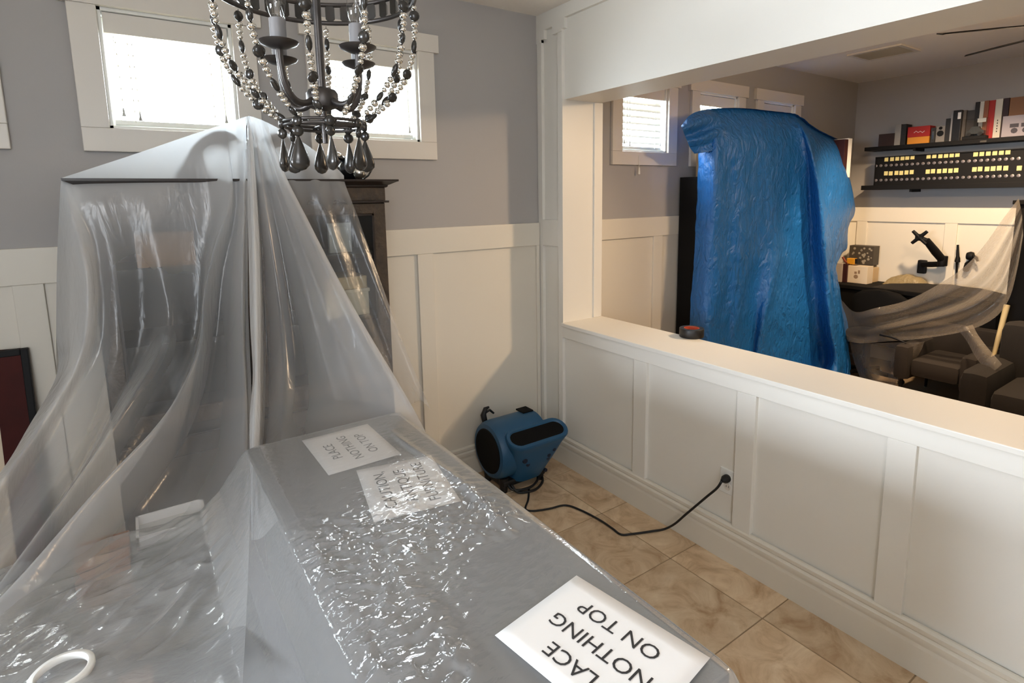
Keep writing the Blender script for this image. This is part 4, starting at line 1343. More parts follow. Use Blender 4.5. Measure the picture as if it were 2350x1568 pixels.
# framed picture leaning on the wall at the far left
pf = thing('framed_picture', 'picture with a red-brown frame leaning on the wall at the left edge', 'picture', (-2.80, -0.10, 0.186))
fx0, fx1, fz0, fz1 = -3.15, -2.497, 0.19, 1.135
lean = lambda z: -0.026 - (fz1 - z) * 0.10
mb = MB()
for (xa, za), (xb, zb) in (((fx0, fz0), (fx0 + 0.105, fz1)), ((fx1 - 0.105, fz0), (fx1, fz1)), ((fx0 + 0.105, fz0), (fx1 - 0.105, fz0 + 0.105)), ((fx0 + 0.105, fz1 - 0.105), (fx1 - 0.105, fz1))):
    n0 = len(mb.v)
    mb.box((xa, -0.022, za), (xb, 0.0, zb))
    mb.v[n0:] = [(x, y + lean(z), z) for x, y, z in mb.v[n0:]]
obj('frame', mb, M['mahog'], pf, bevel=0.006)
mb = MB()
e = 0.022
for (xa, za), (xb, zb) in (((fx0 - 0.001, fz0), (fx0 + e, fz1)), ((fx1 - e, fz0), (fx1 + 0.001, fz1)), ((fx0 + e, fz0 - 0.001), (fx1 - e, fz0 + e)), ((fx0 + e, fz1 - e), (fx1 - e, fz1 + 0.001))):
    n0 = len(mb.v)
    mb.box((xa, -0.027, za), (xb, 0.001, zb))
    mb.v[n0:] = [(x, y + lean(z), z) for x, y, z in mb.v[n0:]]
obj('outer_edge', mb, M['black'], pf, bevel=0.003)
mb = MB()
mb.box((fx0 + 0.10, -0.012, fz0 + 0.10), (fx1 - 0.10, -0.004, fz1 - 0.10))
mb.v = [(x, y + lean(z), z) for x, y, z in mb.v]
obj('mat_board', mb, M['cream'], pf)

# ================================================================== NEXT ROOM
# ---- bookcase under the blue tarp
bk = thing('bookcase', 'tall black bookcase, its left side showing beside the blue tarp', 'bookcase', (2.2, -0.17, 0))
mb = MB().box((1.30, -0.31, 0), (1.325, -0.03, 1.80)).box((3.06, -0.31, 0), (3.085, -0.03, 1.80)).box((1.325, -0.045, 0), (3.06, -0.03, 1.80)).box((1.325, -0.31, 1.775), (3.06, -0.045, 1.80)).box((2.18, -0.31, 0), (2.205, -0.045, 1.775))
obj('carcass', mb, M['blackmatte'], bk, bevel=0.002)
for z in (0.08, 0.45, 0.82, 1.15, 1.47):
    obj('shelf', MB().box((1.325, -0.30, z), (3.06, -0.045, z + 0.022)), M['blackmatte'], bk)
# what holds the tarp up on top of the bookcase
simple('storage_bin', MB().box((1.45, -0.24, 1.801), (2.35, -0.05, 2.08)).box((1.44, -0.25, 2.06), (2.36, -0.04, 2.10)), 'beige', 'large bin standing on the black bookcase beneath the blue tarp', 'bin', bevel=0.01)
# pale board at the right end with a dark book
wbx = P(1926, 320, 'y', -0.20)
simple('white_binder', MB().box((wbx[0] - 0.035, -0.30, 1.801), (wbx[0] + 0.03, -0.06, wbx[2])), 'paper', 'white binder sticking out behind the right shoulder of the blue tarp', 'binder', bevel=0.003)
simple('dark_binder', MB().box((wbx[0] - 0.10, -0.30, 1.801), (wbx[0] - 0.04, -0.06, wbx[2] - 0.01)), mat('dark_red_binding', rgb(60, 24, 26), 0.6), 'dark red binder beside the white one behind the blue tarp', 'binder', bevel=0.003)


def pts(l):
    return [P(x, y, 'y', Y) for x, y, Y in l]


tarp_cols = [
    pts([(1612, 254, -.15), (1602, 300, -.17), (1599, 360, -.18), (1598, 430, -.185), (1593, 520, -.18), (1587, 640, -.18), (1580, 740, -.18)]) + [np.array([1.285, -.16, .02])],
    pts([(1620, 251, -.16), (1618, 300, -.22), (1620, 370, -.28), (1622, 440, -.295), (1619, 540, -.30), (1614, 650, -.315), (1608, 770, -.33)]) + [np.array([1.25, -.36, .02])],
    pts([(1630, 250, -.20), (1636, 300, -.30), (1642, 370, -.35), (1643, 450, -.355), (1642, 560, -.35), (1638, 670, -.365), (1632, 790, -.38)]) + [np.array([1.33, -.43, .02])],
    pts([(1648, 249, -.20), (1660, 300, -.31), (1668, 340, -.34), (1672, 440, -.335), (1670, 560, -.34), (1668, 680, -.35), (1664, 800, -.36)]) + [np.array([1.43, -.40, .02])],
    pts([(1680, 249, -.20), (1690, 300, -.31), (1698, 345, -.352), (1700, 440, -.345), (1698, 560, -.36), (1694, 680, -.37), (1690, 800, -.39)]) + [np.array([1.54, -.44, .02])],
    pts([(1715, 251, -.20), (1724, 300, -.31), (1730, 345, -.345), (1734, 450, -.335), (1734, 560, -.34), (1730, 680, -.345), (1724, 800, -.355)]) + [np.array([1.68, -.40, .02])],
    pts([(1750, 255, -.20), (1756, 300, -.31), (1762, 345, -.350), (1768, 450, -.342), (1776, 560, -.37), (1776, 620, -.41), (1756, 720, -.42), (1742, 810, -.41)]) + [np.array([1.80, -.44, .02])],
    pts([(1778, 258, -.20), (1786, 300, -.31), (1792, 350, -.340), (1798, 450, -.335), (1800, 560, -.345), (1794, 630, -.36), (1790, 720, -.37), (1786, 815, -.37)]) + [np.array([1.94, -.41, .02])],
    pts([(1800, 260, -.20), (1814, 300, -.31), (1826, 360, -.350), (1832, 450, -.340), (1834, 560, -.335), (1834, 660, -.33), (1836, 740, -.335), (1842, 825, -.35)]) + [np.array([2.14, -.39, .02])],
    pts([(1812, 262, -.20), (1832, 300, -.33), (1848, 360, -.375), (1856, 450, -.355), (1860, 560, -.34), (1864, 660, -.335), (1872, 750, -.35), (1884, 840, -.37)]) + [np.array([2.33, -.43, .02])],
    pts([(1818, 264, -.21), (1846, 310, -.38), (1866, 380, -.45), (1878, 460, -.47), (1888, 560, -.48), (1894, 640, -.47), (1902, 740, -.50), (1916, 845, -.55)]) + [np.array([2.40, -.62, .02])],
    pts([(1832, 273, -.21), (1862, 320, -.36), (1882, 390, -.41), (1896, 470, -.42), (1904, 560, -.42), (1906, 640, -.42), (1916, 740, -.46), (1936, 850, -.52)]) + [np.array([2.60, -.60, .02])],
    pts([(1862, 296, -.20), (1888, 340, -.33), (1910, 400, -.38), (1922, 470, -.39), (1920, 550, -.39), (1908, 600, -.40), (1910, 650, -.42), (1924, 750, -.46), (1950, 855, -.52)]) + [np.array([2.75, -.58, .02])],
    pts([(1898, 314, -.18), (1918, 345, -.27), (1938, 400, -.31), (1950, 470, -.32), (1938, 530, -.33), (1926, 585, -.34), (1913, 620, -.37), (1924, 700, -.42), (1942, 790, -.47)]) + [np.array([2.95, -.56, .02])],
    pts([(1922, 323, -.13), (1934, 352, -.17), (1948, 410, -.19), (1961, 480, -.20), (1944, 520, -.23), (1940, 570, -.26), (1915, 598, -.31), (1930, 690, -.36), (1944, 760, -.42)]) + [np.array([3.10, -.50, .02])],
]
Gt = loft_cols(tarp_cols, 110, 9, 0.5)
# fine crumples pressed into the cloth
ii, jj = np.meshgrid(np.arange(Gt.shape[0]), np.arange(Gt.shape[1]), indexing='ij')
cr = 1 - np.abs(vnoise(jj * 0.11 + 4 + 0.6 * vnoise(ii * .1, jj * .1, 31), ii * 0.055, 21)) * 2.2
cr2 = 1 - np.abs(vnoise(jj * 0.25, ii * 0.16 + jj * 0.08, 22)) * 2.2
cr3 = 1 - np.abs(vnoise(jj * 0.45 + ii * .1, ii * 0.3, 23)) * 2.2
Gt[:, :, 1] -= 0.010 * np.clip(cr, -1, 1) + 0.005 * np.clip(cr2, -1, 1) + 0.0015 * np.clip(cr3, -1, 1)
mbt = MB().grid(Gt)
# top flap lying back over the bin, and the bunched lip at the upper left
TF = np.stack([Gt[0], Gt[0] * 0 + np.stack([Gt[0][:, 0], np.full(Gt.shape[1], -0.05), Gt[0][:, 2] - 0.02], 1)], 0)
mbt.grid(TF)
mbt.grid(np.stack([Gt[0][:, :], np.stack([Gt[0][:, 0], Gt[0][:, 1] - 0.03, Gt[0][:, 2] - 0.002], 1)], 0))
lip = [
    pts([(1640, 252, -.22), (1612, 253, -.24), (1584, 264, -.26), (1563, 289, -.27)]),
    pts([(1650, 268, -.30), (1624, 272, -.32), (1596, 284, -.33), (1566, 296, -.32)]),
    pts([(1655, 285, -.31), (1630, 292, -.30), (1604, 302, -.29), (1572, 312, -.28)]),
    pts([(1660, 300, -.34), (1634, 306, -.345), (1610, 318, -.34), (1578, 326, -.31)]),
    pts([(1662, 318, -.34), (1640, 326, -.32), (1614, 334, -.31), (1584, 340, -.28)]),
    pts([(1662, 340, -.345), (1642, 344, -.335), (1616, 350, -.32), (1594, 353, -.27)]),
]
mbt.grid(loft_cols(lip, 24, 8, 0.5))
under = [lip[-1], pts([(1650, 345, -.30), (1630, 345, -.22), (1606, 340, -.18), (1590, 330, -.16)]), pts([(1640, 300, -.25), (1610, 300, -.2), (1590, 295, -.16), (1570, 292, -.18)])]
mbt.grid(loft_cols(under, 16, 6, 0.5))
tag(obj('blue_tarp', mbt, M['tarp'], smooth=3, fix=False), 'blue tarpaulin hung over the bookcase in the next room', 'tarp')

# ---- wall shelves with boxes, books and the display case
sh1 = thing('wall_shelf', 'upper black wall shelf carrying books and boxes in the next room', 'shelf', (3.87, -0.9, 2.05), 'black wall shelves')
obj('board', MB().box((3.78, -2.6, 2.055), (4.0, -0.20, 2.090)), M['black'], sh1, bevel=0.002)
obj('bracket', MB().box((3.80, -1.9, 2.03), (3.998, -1.88, 2.055)), M['black'], sh1)
obj('bracket', MB().box((3.80, -0.62, 2.03), (3.998, -0.60, 2.055)), M['black'], sh1)
sh2 = thing('wall_shelf', 'lower black wall shelf carrying the long display case in the next room', 'shelf', (3.87, -0.9, 1.68), 'black wall shelves')
obj('board', MB().box((3.78, -2.6, 1.685), (4.0, -0.195, 1.728)), M['black'], sh2, bevel=0.002)
obj('bracket', MB().box((3.80, -1.9, 1.66), (3.998, -1.88, 1.685)), M['black'], sh2)
obj('bracket', MB().box((3.80, -0.62, 1.66), (3.998, -0.60, 1.685)), M['black'], sh2)

ST = 2.0905     # shelf top


def on_shelf(name, mat_, label, cat, pxl, pxr, pyt, depth=0.12, xf=3.82, group=None, bev=0.002):
    y1, y0 = P(pxl, pyt, 'x', xf)[1], P(pxr, pyt, 'x', xf)[1]
    zt = P((pxl + pxr) / 2, pyt, 'x', xf)[2]
    o = obj(name, MB().box((xf, y0 + 0.001, ST), (xf + depth, y1 - 0.001, zt)), mat_, bevel=bev)
    tag(o, label, cat, group)
    return o, y0, y1, zt, xf


def cm(n, r, g, b, rough=0.6):
    return mat(n, rgb(r, g, b), rough)


on_shelf('leather_box', cm('dark_brown_leather', 46, 26, 22), 'low dark brown box at the left end of the upper shelf', 'box', 2017, 2053, 307)
on_shelf('silver_book', cm('silver_spine', 150, 144, 136, 0.35), 'silver spined book left of the red and orange box', 'book', 2055, 2069, 285)
on_shelf('black_book', cm('black_spine', 24, 22, 22), 'black spined book touching the red and orange box on its left', 'book', 2069, 2081, 285)
rb = thing('gift_box', 'red and orange box lying flat on the upper shelf', 'box', (3.88, -0.63, ST))
yl, yr = P(2083, 300, 'x', 3.82)[1], P(2134, 300, 'x', 3.82)[1]
zt, zm = P(2108, 290, 'x', 3.82)[2], P(2108, 314, 'x', 3.82)[2]
obj('orange_base', MB().box((3.822, yr + 0.002, ST), (3.94, yl - 0.002, zm)), cm('orange_card', 214, 140, 40), rb, bevel=0.002)
lid = obj('red_lid', MB().box((3.82, yr, zm), (3.942, yl, zt)), cm('red_card', 168, 28, 20), rb, bevel=0.003)
ym = (yl + yr) / 2
obj('white_script', MB().tube([(3.8192, ym + 0.035 - 0.0165 * k, zm + 0.042 + (0.010 if k % 2 else -0.004) - 0.004 * (k > 2)) for k in range(6)], 0.0022, 5), M['paper'], lid)
o, y0, y1, zt, xf = on_shelf('small_black_box', cm('black_print_card', 40, 38, 38), 'small black box with a silver figure print right of the red box', 'box', 2137, 2148, 293)
obj('silver_print', MB().box((xf - 0.001, y0 + 0.012, ST + 0.03), (xf + 0.001, y1 - 0.012, zt - 0.03)), M['silver'], o)
o, y0, y1, zt, xf = on_shelf('patterned_box', cm('grey_print_card', 128, 124, 120), 'small grey box with a black figure print on the upper shelf', 'box', 2149, 2170, 289)
obj('dark_print', MB().lathe([(0.026, -0.001), (0.026, 0.001)], (xf - 0.0005, (y0 + y1) / 2, ST + 0.075), 'x', 9).lathe([(0.014, -0.001), (0.014, 0.001)], (xf - 0.0005, (y0 + y1) / 2, ST + 0.12), 'x', 9), M['black'], o)
on_shelf('black_case', cm('black_case', 26, 25, 26), 'short black case left of the tall black tower on the upper shelf', 'case', 2171, 2184, 272)
tw, y0, y1, zt, xf = on_shelf('black_tower', cm('black_tower', 22, 21, 23, 0.35), 'tall black boxed tower with a silver edge and pale window on the upper shelf', 'box', 2185, 2208, 253, depth=0.04)
obj('silver_edge', MB().box((xf - 0.003, y1 - 0.012, ST), (xf + 0.002, y1, zt)), cm('silver_edge', 150, 150, 152, 0.3), tw)
obj('pale_window', MB().box((xf - 0.002, y0 + 0.004, zt - 0.075), (xf + 0.001, y0 + 0.026, zt - 0.02)), M['paper'], tw)
on_shelf('grey_book', cm('grey_spine', 120, 112, 104), 'grey spined book behind the clear model-car case', 'book', 2209, 2219, 253, xf=3.865, depth=0.1)
on_shelf('dark_grey_book', cm('dark_grey_spine', 62, 58, 56), 'dark grey book behind the clear model-car case', 'book', 2220, 2239, 253, xf=3.865, depth=0.1)
# clear case with a model car
cc = thing('display_box', 'clear display box with a dark model car in front of the books', 'display box', (3.79, -0.98, ST))
yl, yr = P(2211, 290, 'x', 3.79)[1], P(2264, 290, 'x', 3.79)[1]
zt = P(2238, 272, 'x', 3.79)[2]
obj('clear_cover', MB().box((3.785, yr, ST + 0.03), (3.855, yl, zt)), M['bulb'], cc)
obj('base', MB().box((3.783, yr - 0.002, ST), (3.857, yl + 0.002, ST + 0.028)), M['black'], cc, bevel=0.003)
yc = (yl + yr) / 2
car = obj('model_car', MB().loft([[(3.80, yc + s * 0.06, ST + z) for s, z in ((-1, .045), (1, .045), (1, .07), (.6, .08), (.4, .105), (-.4, .105), (-.6, .08), (-1, .07))], [(3.84, yc + s * 0.06, ST + z) for s, z in ((-1, .045), (1, .045), (1, .07), (.6, .08), (.4, .105), (-.4, .105), (-.6, .08), (-1, .07))]]), cm('car_paint', 70, 74, 76, 0.25), cc)
for s in (-0.038, 0.038):
    obj('wheel', MB().lathe([(0.015, -0.004), (0.015, 0.004)], (3.80, yc + s, ST + 0.045), 'x', 12), M['rubber'], car)
obj('price_sticker', MB().box((3.7835, yr + 0.005, zt - 0.035), (3.7848, yr + 0.062, zt - 0.003)), cm('pale_sticker', 176, 180, 178), cc)
obj('name_plate', MB().box((3.779, P(2265, 315, 'x', 3.78)[1], 2.060), (3.780, P(2250, 315, 'x', 3.78)[1], 2.075)), M['silver'], cc)
books = [('black_book', (24, 22, 22), 'black spined book at the left end of the tall book row', 2239, 2250, 234), ('white_book', (206, 200, 188), 'slim white book left of the red books', 2250, 2260, 233),
         ('brown_book', (142, 84, 54), 'brown mottled book between the white book and the red book', 2260, 2271, 231), ('red_book', (166, 30, 26), 'red book right of the brown mottled book', 2271, 2286, 230),
         ('white_book', (212, 206, 192), 'thick white book right of the red book', 2286, 2303, 227), ('maroon_book', (44, 20, 26), 'dark maroon book right of the thick white book', 2304, 2318, 225)]
for nm, c, lb, a, b, t in books:
    o, y0, y1, zt, xf = on_shelf(nm, cm(nm + '_cover', *c), lb, 'book', a, b, t, depth=0.13, xf=3.865, group='tall books on the upper shelf')
    if nm == 'white_book' and b == 2303:
        for k in range(5):
            obj('spine_print', MB().box((xf - 0.0008, y0 + 0.02, ST + 0.05 + 0.022 * k), (xf + 0.001, y1 - 0.022, ST + 0.062 + 0.022 * k)), M['ink'], o)
o, y0, y1, zt, xf = on_shelf('picture_book', cm('sepia_cover', 134, 92, 60), 'large sepia picture book at the right end of the upper shelf', 'book', 2319, 2380, 221, depth=0.05, xf=3.865)
o, y0, y1, zt, xf = on_shelf('boxed_model', cm('grey_box_art', 150, 144, 152), 'grey boxed model set with a car print at the right end of the upper shelf', 'box', 2302, 2372, 264, depth=0.05, xf=3.79)
for k in range(3):
    yq = y1 - 0.08 - 0.07 * k
    obj('car_print', MB().lathe([(0.022, -0.001), (0.022, 0.0005)], (xf, yq, ST + 0.045), 'x', 8).box((xf - 0.001, yq - 0.025, ST + 0.07), (xf + 0.0005, yq + 0.03, ST + 0.10)), cm('print_dark_%d' % k, 56, 52, 62), o)

dc = thing('display_case', 'long black display case of coins with rows of yellow tags on the lower shelf', 'display case', (3.9, -1.0, 1.728))
CXF = 3.83
cyl, cyr = P(2007, 400, 'x', CXF)[1], -2.45
zt = P(2008, 361, 'x', CXF)[2]
obj('backboard', MB().box((CXF + 0.004, cyr, 1.7285), (CXF + 0.05, cyl, zt)), M['black'], dc)
fr = MB().box((CXF - 0.006, cyr, 1.7285), (CXF + 0.05, cyl, 1.738)).box((CXF - 0.006, cyr, zt - 0.008), (CXF + 0.05, cyl, zt)).box((CXF - 0.006, cyl - 0.008, 1.7285), (CXF + 0.05, cyl, zt))
obj('frame', fr, M['black'], dc)
M['tag'] = mat('pale_yellow_tag', rgb(214, 204, 142), 0.7)
M['coin'] = mat('dull_coin', rgb(140, 132, 130), 0.35, metal=0.6)
tagme = MB().box((-0.003, -0.0155, -0.019), (0.0, 0.0155, 0.019)).mesh('paper_tag', M['tag'])
coin = MB().lathe([(0.0115, 0), (0.013, -0.001), (0.013, -0.003), (0.010, -0.004)], (0, 0, 0), 'x', 14).mesh('coin', M['coin'], smooth=0.6)
tag_px = {0: [(2034, 366), (2047, 365), (2059, 364), (2071, 363), (2082, 362), (2094, 361), (2131, 359), (2144, 358), (2158, 358), (2171, 357), (2184, 356), (2197, 355), (2239, 354), (2253, 353), (2268, 352), (2283, 351), (2298, 350), (2313, 349), (2336, 347)],
          1: [(2033, 398), (2044, 398), (2057, 397), (2068, 397), (2080, 396), (2092, 395), (2129, 394), (2141, 393), (2155, 393), (2168, 392), (2181, 392), (2194, 391), (2236, 389), (2249, 388), (2265, 388), (2279, 387), (2293, 386), (2308, 386), (2339, 386)]}
for r in (0, 1):
    for x, y in tag_px[r]:
        if r == 0 and x > 2330:
            continue
        q = P(x, y, 'x', CXF)
        o = link('paper_tag', tagme)
        o.location = (CXF + 0.0035, q[1], q[2])
        adopt(o, dc)
    y0c = 2011 if r == 0 else 2010
    n = 26
    for k in range(n):
        x = 2010 + 11.4 * k + 0.068 * k * k
        y = (381 - 0.052 * (x - 2010)) if r == 0 else (414 - 0.033 * (x - 2010))
        q = P(x, y, 'x', CXF)
        o = link('coin', coin)
        o.location = (CXF + 0.0035, q[1], q[2])
        adopt(o, dc)

# ---- monitor arm, spike and clamp gadget on the east wall
ma = thing('monitor_arm', 'black folding monitor arm bolted to the panelled wall above the desk', 'monitor arm', (3.95, -0.7, 0.95))


def EX(x, y, d):
    return P(x, y, 'x', 4.0 - d)


w0, w1 = EX(2117, 597, 0.03), EX(2115, 628, 0.03)
mb = MB().box((3.955, w0[1] - 0.035, w1[2]), (4.0, w0[1] + 0.035, w0[2]))
obj('wall_plate', mb, M['black'], ma, bevel=0.012)
obj('lower_arm', MB().tube([EX(2117, 607, 0.06), EX(2140, 607, 0.09), EX(2165, 606, 0.12)], 0.026, 10), M['black'], ma, smooth=0.9)
obj('elbow', MB().lathe([(0.036, -0.045), (0.038, -0.04), (0.038, 0.04), (0.036, 0.045)], tuple(EX(2163, 599, 0.12)), 'z', 16), M['black'], ma, smooth=0.7)
obj('upper_arm', MB().tube([EX(2163, 597, 0.12), EX(2146, 577, 0.20), EX(2126, 552, 0.28)], [0.034, 0.036, 0.030], 10), M['black'], ma, smooth=0.9)
c = EX(2110, 545, 0.30)
mb = MB().box((c[0] - 0.012, c[1] - 0.03, c[2] - 0.03), (c[0] + 0.012, c[1] + 0.03, c[2] + 0.03))
for sy in (-1, 1):
    for sz in (-1, 1):
        mb.tube([c, c + np.array([0, sy * 0.055, sz * 0.055])], [0.018, 0.014], 8)
obj('mounting_head', mb, M['black'], ma, smooth=0.8)
obj('head_pivot', MB().tube([EX(2126, 552, 0.28), EX(2112, 546, 0.30)], 0.02, 8), M['black'], ma, smooth=0.8)
sp = [EX(2198, 562, 0.05), EX(2198, 588, 0.05), EX(2198, 592, 0.05), EX(2197, 601, 0.05), EX(2196, 603, 0.05), EX(2195, 640, 0.05)]
simple('spiked_rod', MB().tube(sp, [0.009, 0.013, 0.018, 0.022, 0.009, 0.008], 8), 'black', 'thin black spiked rod standing against the panelled wall', 'rod', smooth=0.9)
cl = thing('clamp_lamp', 'black clamp-on gadget on the wall at the edge of the thin plastic', 'clamp', tuple(EX(2228, 610, 0.05)))
q = EX(2227, 588, 0.07)
obj('head', MB().lathe([(0.01, -0.03), (0.035, -0.02), (0.040, 0.0), (0.03, 0.025), (0.008, 0.03)], tuple(q), 'y', 14), M['black'], cl, smooth=0.9)
obj('jaw', MB().tube([EX(2230, 586, 0.07), EX(2240, 592, 0.08), EX(2244, 600, 0.08)], [0.016, 0.014, 0.008], 8), M['black'], cl, smooth=0.9)
obj('arm', MB().tube([EX(2229, 598, 0.06), EX(2222, 606, 0.05), EX(2215, 622, 0.04)], [0.014, 0.026, 0.02], 8), M['black'], cl, smooth=0.9)

# ---- desk in the corner and what stands on it
dk = thing('desk', 'black corner desk below the monitor arm', 'desk', (3.65, -0.6, 0))
obj('top', MB().box((3.50, -1.40, 0.752), (3.98, -0.03, 0.785)), M['blackmatte'], dk, bevel=0.003)
for x, y in ((3.54, -1.36), (3.54, -0.08), (3.93, -1.36), (3.93, -0.08)):
    obj('leg', MB().box((x - 0.03, y - 0.03, 0), (x + 0.03, y + 0.03, 0.752)), M['blackmatte'], dk)
obj('modesty_panel', MB().box((3.52, -1.33, 0.25), (3.54, -0.11, 0.752)), M['blackmatte'], dk)
DT = 0.7855


def at_desk(name, m_, label, cat, pxl, pxr, pyt, pyb, xf, depth, bev=0.003):
    a, b = P(pxl, pyt, 'x', xf), P(pxr, pyb, 'x', xf)
    o = obj(name, MB().box((xf, b[1], b[2] if pyb < 640 else DT), (xf + depth, a[1], a[2])), m_, bevel=bev)
    tag(o, label, cat)
    return o, a, b


o, a, b = at_desk('white_carton', M['cream'], 'white carton with a faint cup print on the corner desk', 'box', 1943, 1989, 609, 648, 3.68, 0.12)
yc, zc = (a[1] + b[1]) / 2, (a[2] + DT) / 2
M['faint'] = mat('faint_brown_print', rgb(150, 124, 98), 0.7)
obj('cup_print', MB().lathe([(0.020, 0), (0.020, 0.0008)], (3.6795, yc + 0.005, zc - 0.02), 'x', 14).box((3.679, yc - 0.03, zc + 0.012), (3.6802, yc - 0.012, zc + 0.045)).box((3.679, yc - 0.002, zc + 0.008), (3.6802, yc + 0.02, zc + 0.030)), M['faint'], o)
o, a, b = at_desk('flowered_box', None or mat('flower_print', rgb(66, 58, 48), 0.6), 'dark box with a pale flower print behind the white carton', 'box', 1950, 2003, 563, 610, 3.84, 0.12)
fl_m = mat('pale_flower', rgb(150, 142, 126), 0.6)
fm = MB()
for k in range(26):
    yy = rng.uniform(b[1] + 0.015, a[1] - 0.02)
    zz = rng.uniform(b[2] + 0.02, a[2] - 0.02)
    rr = rng.uniform(0.007, 0.014)
    fm.lathe([(rr, -0.001), (rr * 0.6, -0.0014)], (3.8398, yy, zz), 'x', 6)
pt = obj('flower_print', fm, fl_m, o)
pt['kind'] = 'stuff'
at_desk('beige_carton', M['beige'], 'beige carton holding up the flowered box on the desk', 'box', 1956, 2004, 611, 648, 3.85, 0.10)
yt = thing('yellow_tool', 'small yellow tape measure on top of the white carton', 'tape measure', tuple(P(1960, 600, 'x', 3.72)))
a, b = P(1945, 592, 'x', 3.72), P(1964, 608, 'x', 3.72)
obj('body', MB().box((3.70, b[1], b[2] + 0.002), (3.76, a[1], a[2])), cm('tool_yellow', 212, 150, 40, 0.4), yt, bevel=0.01)
a2, b2 = P(1963, 594, 'x', 3.72), P(1970, 606, 'x', 3.72)
obj('black_end', MB().box((3.702, b2[1], b2[2]), (3.755, a2[1], a2[2])), M['rubber'], yt, bevel=0.004)
obj('red_strap', MB().tube([P(1934, 590, 'x', 3.71), P(1940, 600, 'x', 3.71), P(1946, 604, 'x', 3.71)], 0.012, 8), cm('brick_red', 120, 50, 30), yt, smooth=0.8)
at_desk('maroon_case', cm('maroon_case', 52, 16, 18), 'dark maroon case left of the white carton on the desk', 'case', 1932, 1942, 605, 648, 3.66, 0.10)
at_desk('white_booklet', cm('grey_white_booklet', 170, 158, 146), 'pale booklet upright between the tarp and the maroon case', 'booklet', 1918, 1930, 604, 648, 3.64, 0.10)
# office chair back: rounded dark hump in front of the desk
oc = thing('office_chair', 'black office chair pushed in at the corner desk', 'chair', (3.36, -0.62, 0))
bkp = MB()
sec = []
for z, w, dy in ((0.46, 0.20, 0.0), (0.56, 0.23, 0), (0.66, 0.24, 0), (0.73, 0.22, 0), (0.775, 0.15, 0), (0.79, 0.06, 0)):
    sec.append([(3.40 + 0.03 * math.cos(t) - (0.79 - z) * 0.1, -0.60 + w * math.sin(t), z) for t in np.linspace(0, 2 * PI, 20, endpoint=False)])
obj('backrest', bkp.loft(sec), M['blackmatte'], oc, smooth=1.2)
obj('seat', MB().loft([[(3.20 + r * math.cos(t), -0.6 + r * math.sin(t), z) for t in np.linspace(0, 2 * PI, 20, endpoint=False)] for r, z in ((0.15, 0.385), (0.18, 0.40), (0.18, 0.43), (0.15, 0.45))]), M['blackmatte'], oc, smooth=1.0)
obj('column', MB().lathe([(0.03, 0.08), (0.03, 0.41)], (3.20, -0.6, 0), seg=12), M['blackmatte'], oc, smooth=0.8)
obj('back_strut', MB().tube([(3.27, -0.6, 0.42), (3.36, -0.6, 0.44), (3.36, -0.6, 0.56)], 0.02, 8), M['blackmatte'], oc)
for k in range(5):
    a = 2 * PI * k / 5
    lg = obj('leg', MB().tube([(3.20, -0.6, 0.09), (3.20 + 0.27 * math.cos(a), -0.6 + 0.27 * math.sin(a), 0.055)], [0.025, 0.016], 8), M['blackmatte'], oc, smooth=0.8)
    obj('caster', MB().lathe([(0.022, -0.012), (0.025, -0.01), (0.025, 0.01), (0.022, 0.012)], (3.20 + 0.27 * math.cos(a), -0.6 + 0.27 * math.sin(a), 0.025), 'x', 12), M['rubber'], lg)
# brown blanket heap on the desk's right half
bl = []
for i in range(14):
    row = []
    for j in range(22):
        u, v = i / 13, j / 21
        e = math.sin(PI * min(1, max(0, u))) ** 0.6 * math.sin(PI * v) ** 0.5
        row.append((3.52 + 0.40 * u, -0.46 - 0.90 * v, DT + 0.002 + e * (0.035 + 0.05 * v + 0.02 * float(vnoise(np.array(u * 4), np.array(v * 6), 41)))))
    bl.append(row)
simple('brown_blanket', MB().grid(np.array(bl)), 'charcoal', 'brown blanket heaped on the desk beneath the monitor arm', 'blanket', smooth=3)
cpk = []
for i in range(8):
    row = []
    for j in range(16):
        u, v = i / 7, j / 15
        e = math.sin(PI * u) ** 0.6 * math.sin(PI * v) ** 0.5
        row.append((3.80 + 0.16 * u, -0.44 - 0.36 * v, DT + 0.002 + e * (0.10 + 0.03 * float(vnoise(np.array(u * 5), np.array(v * 7), 44)))))
    cpk.append(row)
simple('plastic_bag', MB().grid(np.array(cpk)), mat('olive_bag', rgb(150, 134, 100), 0.35, bump=0.8, bscale=25, bdist=0.02), 'crumpled olive plastic bag lying along the wall on the desk', 'bag', smooth=3)

# ---- grey armchair under the thin plastic, brown armchair in front of it


def cushion(mb, a, b, r=0.05):
    mb.box(a, b)


ga = thing('grey_armchair', 'grey upholstered armchair half hidden by the thin plastic', 'armchair', (3.2, -1.25, 0))
obj('seat', MB().box((2.85, -1.38, 0.22), (3.36, -1.06, 0.36)), M['greyfab'], ga, bevel=0.04, smooth=1.0)
obj('armrest', MB().box((2.82, -1.49, 0.18), (3.38, -1.38, 0.46)), M['greyfab'], ga, bevel=0.045, smooth=1.0)
obj('armrest', MB().box((2.82, -1.06, 0.18), (3.38, -0.95, 0.46)), M['greyfab'], ga, bevel=0.045, smooth=1.0)
obj('backrest', MB().box((3.32, -1.48, 0.18), (3.46, -0.96, 0.58)), M['greyfab'], ga, bevel=0.05, smooth=1.0)
for x, y in ((2.88, -1.44), (2.88, -1.00), (3.40, -1.44), (3.40, -1.00)):
    obj('leg', MB().lathe([(0.010, 0), (0.016, 0.20)], (x, y, 0), seg=10), M['black'], ga, smooth=0.8)
ba = thing('brown_armchair', 'dark brown upholstered armchair nearest the half wall, at the right edge', 'armchair', (2.75, -2.0, 0))
